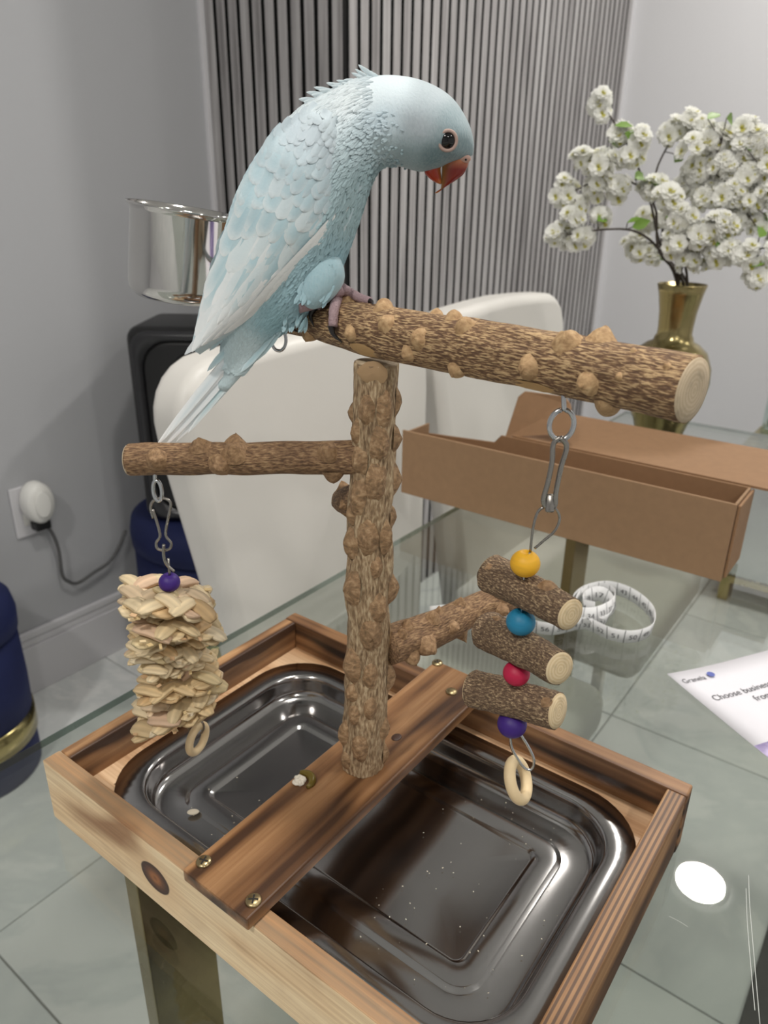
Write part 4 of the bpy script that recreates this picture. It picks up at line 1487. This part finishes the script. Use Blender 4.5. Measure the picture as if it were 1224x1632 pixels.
# screw eye at the far end of the upper perch
pe = at_d(440, 512, 0.425)
eye_screw(perch, at_d(438, 505, 0.42), at_plane(439, 522, pe), at_plane(444, 541, pe), 0.0043, 0.0066, 0.0010)

# ------------------------------------------------------------------ steel cup
cup_ax = (Vector((0, 0, 1)) * math.cos(0.15) + xr * math.sin(0.15)).normalized()
cd_ = 0.47
cc = at_d(288, 408, cd_)
sc_ = cd_ / F_PX
Hh, Rr = 138 * sc_ * 0.5, 82 * sc_
Mc = frame(cup_ax, xr)
prof = [(0.004, -Hh), (Rr * 0.55, -Hh), (Rr * 0.8, -Hh + 0.0015), (Rr * 0.93, -Hh + 0.005), (Rr * 0.965, -Hh + 0.010), (Rr * 0.97, Hh * 0.9), (Rr * 0.985, Hh - 0.002), (Rr * 1.02, Hh - 0.0005), (Rr * 1.045, Hh), (Rr * 1.04, Hh + 0.0012),
        (Rr * 1.01, Hh + 0.001), (Rr * 0.96, Hh - 0.002), (Rr * 0.95, Hh * 0.9), (Rr * 0.945, -Hh + 0.012), (Rr * 0.9, -Hh + 0.006), (0.004, -Hh + 0.004)]
cup = MB().lathe(prof, cc, 72, Mc, closed_top=True).build('feeding_cup', M['steel'], None, cc - cup_ax * Hh)
tag(cup, 'shiny stainless steel feeding cup behind the bird', 'cup')
# bracket that holds the cup to the perch
far = pp[0]
cpt = cc + Mc @ Vector((Rr * 1.0, 0, 0))
MB().tube(vsm([cpt, cpt.lerp(far, 0.5), far], 12), 0.0016, 8).build('cup_bracket', M['wire'], perch)

# ------------------------------------------------------------------ parakeet
MPP = 0.392 / F_PX


def bq(u, v, off=0.0):
    """bird-space: pixel position on the bird's own upright plane, off = px toward the viewer's side"""
    return at_d(u, v, 0.392 + (v - 490) * 9.3e-5 - off * MPP)


bird = empty('parakeet', bq(500, 490), 'pale blue and white parakeet with red beak bending down on the upper perch', 'bird')
rings = [(754, 247, 728, 259, 9), (755, 226, 713, 262, 28), (746, 194, 696, 269, 46), (722, 157, 680, 273, 57), (686, 133, 664, 273, 62), (642, 121, 638, 266, 60), (592, 122, 612, 265, 58), (535, 143, 598, 278, 66),
         (475, 178, 584, 308, 80), (420, 238, 566, 362, 88), (382, 305, 548, 410, 88), (360, 375, 528, 452, 78), (352, 440, 500, 490, 62), (352, 504, 454, 525, 40), (356, 548, 420, 553, 22), (352, 583, 392, 589, 11), (338, 618, 362, 624, 4)]
NR, NS = 76, 40
RG = catmull(rings, NR)
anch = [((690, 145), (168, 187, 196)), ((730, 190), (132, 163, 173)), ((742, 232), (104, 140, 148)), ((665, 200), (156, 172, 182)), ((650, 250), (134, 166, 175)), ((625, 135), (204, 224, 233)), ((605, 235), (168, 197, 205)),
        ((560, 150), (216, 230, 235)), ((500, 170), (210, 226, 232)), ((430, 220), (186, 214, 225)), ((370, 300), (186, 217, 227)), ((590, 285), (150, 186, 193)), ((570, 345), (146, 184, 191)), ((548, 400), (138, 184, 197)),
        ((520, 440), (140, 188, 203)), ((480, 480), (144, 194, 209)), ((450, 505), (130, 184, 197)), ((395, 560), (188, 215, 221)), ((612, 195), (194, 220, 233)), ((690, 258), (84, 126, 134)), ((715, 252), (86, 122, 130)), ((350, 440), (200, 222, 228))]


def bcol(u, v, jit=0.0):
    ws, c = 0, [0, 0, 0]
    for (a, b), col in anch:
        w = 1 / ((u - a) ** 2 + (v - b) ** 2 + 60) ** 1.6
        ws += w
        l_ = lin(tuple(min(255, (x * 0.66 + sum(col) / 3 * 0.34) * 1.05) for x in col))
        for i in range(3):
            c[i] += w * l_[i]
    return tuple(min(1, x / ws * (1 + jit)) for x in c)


def bsurf(si, th, g=0.0):
    i = min(int(si), NR - 2)
    f = si - i
    bu, bv, fu, fv, w = RG[i] * (1 - f) + RG[i + 1] * f
    cu, cv = (bu + fu) / 2, (bv + fv) / 2
    hl = math.hypot(fu - bu, fv - bv) / 2 + 1e-6
    return cu + (fu - bu) / 2 * (1 + g / hl) * math.cos(th), cv + (fv - bv) / 2 * (1 + g / hl) * math.cos(th), (max(0.5, w) + g) * math.sin(th)


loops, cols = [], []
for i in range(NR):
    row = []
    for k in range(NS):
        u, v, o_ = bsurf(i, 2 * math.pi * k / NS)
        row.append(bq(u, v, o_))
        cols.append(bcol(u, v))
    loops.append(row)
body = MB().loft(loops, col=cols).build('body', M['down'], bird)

# short contour feathers lying over the body, tips towards the tail
fm = MB()
fr_ = random.Random(3)


def plume(uvo, tip, wpx, c0, c1, lift, m, offs=None, st=((0, .35), (.35, .9), (.7, 1.0), (.9, .6), (1, .08))):
    """one feather in bird space from root to tip (u, v, off)"""
    (u0, v0, o0), (u1, v1, o1) = uvo, tip
    du, dv = u1 - u0, v1 - v0
    L = math.hypot(du, dv) + abs(o1 - o0) * 0.3 + 1e-6
    nu, nv = -dv / L, du / L
    vs, cs = [], []
    for s_, w_ in st:
        for q in (-1, 0, 1):
            vs.append(bq(u0 + du * s_ + nu * wpx * w_ * q / 2, v0 + dv * s_ + nv * wpx * w_ * q / 2, o0 + (o1 - o0) * s_ + lift * s_ ** 2 + (0.5 if q == 0 else -0.3)))
            e_ = (1.0 if q else 0.0) * (0.35 + 0.65 * s_)
            e_ = max(e_, max(0, (s_ - 0.7) / 0.3))
            cs.append(tuple(a * (1 - e_) + b * e_ for a, b in zip(c0, c1)))
    n = len(st)
    m.add(vs, [(i * 3 + j, i * 3 + j + 1, (i + 1) * 3 + j + 1, (i + 1) * 3 + j) for i in range(n - 1) for j in range(2)], None, cs)


count = 0
while count < 7200:
    si = fr_.uniform(1.5, NR - 6)
    th = fr_.uniform(0, 2 * math.pi)
    u, v, o_ = bsurf(si, th, 0.4)
    head = u > 630 and v < 300
    nk = max(0.0, min(1.0, (u - 565) / 85)) if v < 300 else 0.0
    if fr_.random() < nk ** 0.8 or (u > 596 and v < 175):
        continue
    if math.hypot(u - 713, v - 224) < 20 and o_ > 0:
        continue
    if head and v > 250 and u > 700:
        continue
    if o_ < -20 and fr_.random() < 0.75:
        continue
    ln_ = fr_.uniform(1.2, 2.1) * (1 - 0.6 * nk)
    u2, v2, o2 = bsurf(min(si + ln_, NR - 1), th + fr_.uniform(-0.05, 0.05), 1.9)
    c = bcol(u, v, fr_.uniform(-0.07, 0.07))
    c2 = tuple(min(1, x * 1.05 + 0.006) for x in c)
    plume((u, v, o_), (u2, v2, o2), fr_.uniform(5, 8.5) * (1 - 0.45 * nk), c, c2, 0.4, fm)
    count += 1
# raised nape tuft
for u0, v0, u1, v1, w in ((600, 124, 571, 103, 7), (596, 128, 560, 116, 7), (588, 130, 548, 127, 8), (575, 134, 536, 128, 7), (560, 140, 520, 132, 8), (545, 146, 500, 139, 8), (592, 126, 566, 110, 6), (530, 150, 488, 147, 8),
                          (606, 123, 584, 112, 7), (570, 138, 530, 133, 7), (515, 158, 476, 158, 9)):
    for o_ in (-8, 0, 9):
        plume((u0, v0 + 3, o_), (u1 + abs(o_) * 0.9, v1 + abs(o_) * 0.5, o_), w, lin((212, 228, 234)), lin((226, 238, 242)), 2, fm)
fo = fm.build('contour_plumage', M['feather'], bird)
fo['kind'] = 'stuff'

# wings
SU, SV = 530, 200
AU, AV, WL = -0.517, 0.855, 435
FE = [(-.02, 10), (.02, 34), (.082, 56), (.226, 86), (.373, 97), (.572, 80), (.763, 50), (.95, 12), (1.0, 2)]
BE = [(-.02, -30), (.008, -44), (.19, -72), (.4, -70), (.61, -53), (.8, -35), (.977, -8), (1.0, -2)]
WT = [(-.05, 66), (.0, 78), (.2, 94), (.4, 95), (.6, 82), (.8, 62), (1.0, 44)]


def soft(rgb, k=0.33, up=1.05):
    g = sum(rgb) / 3
    return tuple(min(255, (x * (1 - k) + g * k) * up) for x in rgb)


def lut(tab, x):
    if x <= tab[0][0]:
        return tab[0][1]
    for (a, b), (c, d) in zip(tab, tab[1:]):
        if x <= c:
            f = (x - a) / (c - a)
            return b + (d - b) * f
    return tab[-1][1]


def wsurf(t, p, sgn):
    b, f = lut(BE, t), lut(FE, t)
    mid, hw = (b + f) / 2, max(3, (f - b) / 2)
    q = max(-1, min(1, (p - mid) / hw))
    off = lut(WT, t) * math.sqrt(1 - 0.72 * q * q)
    return SU + AU * WL * t + AV * p, SV + AV * WL * t - AU * p, off * sgn


def wfeather(m, t0, p0, t1, p1, w, c0, c1, lift, sgn, st):
    vs, cs = [], []
    for s_, w_ in st:
        for q in (-1, -.5, 0, .5, 1):
            t = t0 + (t1 - t0) * s_
            p = p0 + (p1 - p0) * s_ + w * w_ * q / 2
            u, v, o_ = wsurf(t, p, 1)
            vs.append(bq(u, v, (o_ + lift[0] + (lift[1] - lift[0]) * s_ + (1 - abs(q)) * 1.2) * sgn))
            e_ = abs(q) ** 1.5 * (0.25 + 0.75 * s_)
            e_ = max(e_, max(0, (s_ - 0.72) / 0.28))
            cs.append(tuple(a * (1 - e_) + b * e_ for a, b in zip(c0, c1)))
    n = len(st)
    m.add(vs, [(i * 5 + j, i * 5 + j + 1, (i + 1) * 5 + j + 1, (i + 1) * 5 + j) for i in range(n - 1) for j in range(4)], None, cs)


ROUND = ((0, .5), (.3, .9), (.55, 1.0), (.75, .95), (.88, .75), (.96, .45), (1, .12))
LONG = ((0, .6), (.2, .9), (.5, 1.0), (.7, .98), (.85, .8), (.94, .5), (1, .1))


def build_wing(sgn):
    wr_ = random.Random(5 if sgn > 0 else 6)
    m = MB()
    nt, np_ = 26, 14
    vs, cs = [], []
    for i in range(nt + 1):
        t = -0.02 + 0.99 * i / nt
        b, f = lut(BE, t), lut(FE, t)
        for j in range(np_ + 1):
            u, v, o_ = wsurf(t, b + (f - b) * j / np_, 1)
            vs.append(bq(u, v, (o_ - 3) * sgn))
            cs.append(lin(soft((190, 214, 222))))
    fs = [(i * (np_ + 1) + j, i * (np_ + 1) + j + 1, (i + 1) * (np_ + 1) + j + 1, (i + 1) * (np_ + 1) + j) for i in range(nt) for j in range(np_)]
    m.add(vs, fs, None, cs)
    # primaries along the lower edge, then secondaries, then covert rows towards the shoulder
    for i in range(8):
        w_ = lin((240, 243, 243))
        e_ = lin(soft((206, 214, 218)))
        t1 = 0.86 + 0.02 * i
        wfeather(m, 0.42 + 0.02 * i, 84 - 7 * i, t1, lut(FE, t1) - 6 - 1.2 * i, 19, w_, e_ if i % 2 else lin(soft((240, 242, 242))), (3.5 - i * 0.35, 4.5 - i * 0.4), sgn, LONG)
    for t1, ln_, w, step in ((0.97, .34, 20, 9), (0.91, .36, 24, 13), (0.85, .36, 26, 15), (0.79, .32, 28, 16)):
        b, f = lut(BE, t1) + 4, lut(FE, t1) - 14
        p = b
        while p < f + 1:
            blue = wr_.random() < (0.25 if t1 > .9 else 0.5)
            c0 = lin(soft((170, 208, 218))) if blue else lin(soft((220, 230, 232)))
            wfeather(m, t1 - ln_, p * 1.35 + 4, t1 + wr_.uniform(-.012, .012), p, w, c0, lin(soft((234, 238, 238))), (1.2, 3.0), sgn, LONG)
            p += step
    for t1, ln_, w, c0, c1 in ((.72, .22, 34, (158, 204, 218), (224, 232, 233)), (.63, .2, 34, (162, 206, 219), (220, 230, 231)), (.545, .18, 33, (162, 204, 217), (216, 228, 230)), (.47, .16, 32, (164, 204, 216), (214, 226, 228)),
                               (.40, .14, 30, (162, 202, 214), (208, 222, 226)), (.34, .12, 28, (166, 203, 215), (202, 218, 224)), (.28, .11, 25, (170, 204, 216), (196, 214, 222)), (.23, .1, 22, (174, 203, 214), (192, 212, 220)),
                               (.18, .09, 20, (178, 202, 213), (190, 210, 219)), (.135, .08, 18, (180, 202, 213), (190, 208, 218)), (.095, .07, 17, (182, 202, 213), (190, 208, 218)), (.055, .065, 16, (184, 204, 214), (192, 210, 219)), (.02, .06, 15, (186, 206, 216), (194, 212, 220))):
        b, f = lut(BE, t1) + w * 0.25, lut(FE, t1) - w * 0.3
        n = max(2, int((f - b) / (w * 0.62)))
        for k in range(n + 1):
            p = b + (f - b) * k / n + wr_.uniform(-2, 2)
            j = wr_.uniform(-0.06, 0.06)
            cc0 = tuple(x * (1 + j) for x in lin(soft(c0)))
            if wr_.random() < 0.22 and t1 > .3:
                cc0 = tuple(a * 0.35 + b_ * 0.65 for a, b_ in zip(cc0, lin(soft(c1))))
            wfeather(m, t1 - ln_, p * 1.06, t1 + wr_.uniform(-.03, .03), p + wr_.uniform(-4, 4), w * wr_.uniform(0.85, 1.15), cc0, lin(soft(c1)), (0.8, wr_.uniform(1.8, 3.4)), sgn, ROUND)
    # white outer edge of the folded wing
    for k in range(4):
        wfeather(m, 0.16 + 0.05 * k, 84 - 2 * k, 0.50 + 0.09 * k, lut(FE, .50 + .09 * k) - 5 - 2 * k, 15, lin((240, 244, 244)), lin((246, 247, 245)), (6, 7 - k * 0.4), sgn, LONG)
    return m.build('wing', M['feather'], bird)


build_wing(1)
build_wing(-1)

# tail
for b, tpt, w, c0, c1 in (((412, 535, -6), (330, 640, -14), 20, (170, 178, 180), (196, 200, 200)), ((428, 540, -2), (318, 652, -8), 20, (178, 186, 188), (214, 218, 218)),
                          ((424, 540, 0), (281, 704, -2), 19, (198, 220, 226), (232, 236, 236)), ((416, 535, 3), (300, 690, 0), 18, (168, 208, 216), (228, 234, 234)),
                          ((410, 535, 6), (261, 714, 2), 19, (214, 226, 230), (238, 240, 240)), ((402, 530, 9), (248, 712, 4), 20, (222, 230, 232), (238, 240, 240)), ((398, 528, 11), (262, 700, 7), 15, (206, 222, 228), (234, 238, 238))):
    m = MB()
    plume(b, tpt, w, lin(soft(c0)), lin(soft(c1)), 0, m, None, ((0, .5), (.15, .9), (.35, 1.0), (.55, .92), (.75, .68), (.88, .42), (.96, .2), (1, .03)))
    m.build('tail_feather', M['feather'], bird)
m = MB()
for k in range(26):
    u0, v0 = fr_.uniform(385, 450), fr_.uniform(488, 535)
    d = fr_.uniform(0.4, 0.62)
    plume((u0, v0, fr_.uniform(8, 22)), (u0 - 95 * d, v0 + 105 * d, fr_.uniform(9, 13)), fr_.uniform(10, 14), lin(soft((160, 204, 215))), lin(soft((196, 220, 226))), 0, m)
m.build('tail_coverts', M['feather'], bird)['kind'] = 'stuff'

# thighs with fluffy feathers
for sgn in (1, -1):
    m = MB()
    path = [bq(530, 405, 24 * sgn), bq(516, 438, 40 * sgn), bq(497, 470, 44 * sgn), bq(484, 487, 40 * sgn)]
    m.tube(vsm(path, 14), [MPP * r_ for r_ in (10, 18, 25, 30, 32, 32, 31, 29, 27, 24, 21, 17, 12, 4)], 20)
    m.col = [lin(soft((144, 192, 206)))] * len(m.v)
    for k in range(150):
        u0, v0 = fr_.uniform(480, 535), fr_.uniform(415, 470)
        a = fr_.uniform(-1, 1)
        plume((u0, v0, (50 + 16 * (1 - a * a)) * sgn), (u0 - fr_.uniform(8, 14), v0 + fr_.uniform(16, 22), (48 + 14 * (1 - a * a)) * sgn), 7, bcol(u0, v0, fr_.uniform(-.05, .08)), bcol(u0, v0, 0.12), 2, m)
    m.build('thigh', M['down'], bird)
m = MB()
for k in range(90):
    u0, v0 = fr_.uniform(430, 490), fr_.uniform(470, 508)
    plume((u0, v0, fr_.uniform(10, 44)), (u0 - fr_.uniform(2, 12), v0 + fr_.uniform(18, 30), fr_.uniform(8, 36)), 7, lin(soft((130, 184, 198))), lin(soft((166, 204, 214))), 1, m)
m.build('belly_fluff', M['feather'], bird)['kind'] = 'stuff'


# head details
def head_off(u, v):
    best = None
    for i in range(0, 40):
        for k in range(1, 30):
            a, b, c = bsurf(i * 0.6, math.pi * k / 30)
            d = (a - u) ** 2 + (b - v) ** 2
            if best is None or d < best[0]:
                best = (d, c)
    return best[1]


for sgn in (1, -1):
    ho = head_off(713, 224)
    c = bq(713, 224, (ho - 2) * sgn)
    nrm = (bq(713, 224, (ho + 5) * sgn) - c).normalized()
    nrm = (nrm + C_RIGHT * 0.15 - C_UP * 0.03).normalized()
    ey = MB().ellipsoid(c, (MPP * 11.5, MPP * 11.5, MPP * 8), 24, 14, frame(nrm)).build('eye', M['eye'], bird)
    m = MB()
    m.tube(torus(c + nrm * MPP * 2.5, MPP * 12.6, 0, nrm), MPP * 2.6, 10, True)
    m.build('eye_ring', M['eye_ring'], bird)


def beak_part(name, path, c0, c1, c2):
    loops, cl = [], []
    sm_ = catmull(path, 16)
    n = len(sm_)
    for i, (u, v, hw, hd, ang) in enumerate(sm_):
        t = i / (n - 1)
        row = []
        ca, sa = math.cos(math.radians(ang)), math.sin(math.radians(ang))
        for k in range(20):
            th = 2 * math.pi * k / 20
            x = max(0.3, hw) * math.cos(th)
            row.append(bq(u + x * ca, v + x * sa, max(0.3, hd) * math.sin(th)))
            edge = max(0, -math.cos(th)) if name == 'upper_beak' else max(0, math.cos(th))
            base = [a * (1 - min(1, t * 3)) + b * min(1, t * 3) for a, b in zip(lin(c0), lin(c1))]
            if t > 0.7:
                f = (t - 0.7) / 0.3
                base = [a * (1 - f) + b * f for a, b in zip(base, lin(c2))]
            e_ = edge ** 3 * 0.75
            cl.append(tuple(a * (1 - e_) + b * e_ for a, b in zip(base, lin((206, 168, 104)))))
        loops.append(row)
    return MB().loft(loops, col=cl).build(name, M['beak'], bird)


beak_part('upper_beak', [(728, 250, 20, 15, 8), (726.5, 258, 21, 16, 4), (724, 270, 19.5, 14, 0), (720, 284, 16.5, 11, -12), (712, 296, 11, 7, -28), (702, 303, 5.5, 4, -48), (693, 307.5, 0.5, 0.8, -60)],
          (206, 140, 98), (124, 28, 16), (196, 108, 50))
beak_part('lower_beak', [(692, 258, 14, 12, -25), (690, 268, 15, 11.5, -25), (692.5, 277, 11.5, 9, -30), (698, 286, 7, 6, -35), (703, 293, 1.5, 2, -40)], (176, 60, 34), (176, 54, 28), (198, 130, 70))
for sgn in (1, -1):
    cr_ = MB().ellipsoid(bq(738, 253, 9 * sgn), (MPP * 12, MPP * 6.5, MPP * 8), 16, 10, frame(-C_FWD, C_RIGHT)).build('cere', M['cere'], bird)
    MB().ellipsoid(bq(742.5, 254.5, 17 * sgn), (MPP * 1.8, MPP * 1.8, MPP * 1), 10, 6, frame(-C_FWD)).build('nostril', M['claw'], cr_)

# feet gripping the perch
skin = NT('grey_pink_scaly_skin')
so = skin.obj()
skin.set(Base_Color=skin.mix(skin.noise(so, 600, 2), lin((178, 152, 154)), lin((148, 124, 130))), Roughness=0.6)
skin.bump(skin.n('ShaderNodeTexVoronoi', {'Vector': so, 'Scale': 1300.0}).outputs[0], 0.5, 0.0005)


def toe(path, r0, r1, claw, foot):
    n = 22
    ps_ = vsm(path, n)
    rr = [r0 + (r1 - r0) * i / (n - 1) + 0.00012 * math.sin(i * 2.1) for i in range(n)]
    t_ = MB().tube(ps_, rr, 12).build('toe', skin.m, foot)
    MB().tube(vsm(claw, 10), [r1 * 0.85 * (1 - i / 10.5) for i in range(10)], 8).build('claw', M['claw'], t_)


def on_perch(u, v, lift):
    P, N_, _, _ = surf(pp, pr_, u, v)
    return P + N_ * lift


foot = MB().tube(vsm([bq(476, 486, 46), bq(500, 482, 40), bq(524, 470, 32), bq(545, 461, 26)], 16), [MPP * x for x in (13, 12, 11.5, 11, 10.5, 10, 10, 9.5, 9.5, 9.5, 9.5, 9.5, 10, 10.5, 11, 9)], 14).build('foot', skin.m, bird)
toe([bq(543, 462, 27), on_perch(541, 478, 0.003), on_perch(538, 498, 0.0027), on_perch(534, 520, 0.0024)], 0.0030, 0.0024, [on_perch(533, 519, 0.0022), on_perch(537, 530, 0.0022), on_perch(547, 543, 0.0006)], foot)
toe([bq(545, 460, 26), on_perch(562, 466, 0.004), on_perch(578, 474, 0.002), on_perch(588, 484, 0.0012)], 0.0029, 0.0022, [on_perch(586, 480, 0.0015), on_perch(591, 484, 0.001), on_perch(596, 488, 0.0)], foot)
toe([bq(530, 470, 30), on_perch(520, 482, 0.003), on_perch(508, 494, 0.0026)], 0.0028, 0.0023, [on_perch(507, 494, 0.0025), on_perch(498, 505, 0.002), on_perch(503, 520, 0.0004)], foot)
foot2 = MB().tube(vsm([bq(470, 490, -14), bq(462, 500, -4), bq(460, 508, 4)], 10), 0.0030, 12).build('foot', skin.m, bird)
toe([bq(462, 503, 0), on_perch(458, 510, 0.0025), on_perch(453, 517, 0.002)], 0.0026, 0.0022, [on_perch(453, 516, 0.002), on_perch(450, 522, 0.002), on_perch(458, 530, 0.0004)], foot2)
toe([bq(466, 503, 2), on_perch(474, 509, 0.0025), on_perch(477, 516, 0.002)], 0.0026, 0.0022, [on_perch(476, 515, 0.002), on_perch(470, 520, 0.002), on_perch(476, 528, 0.0004)], foot2)
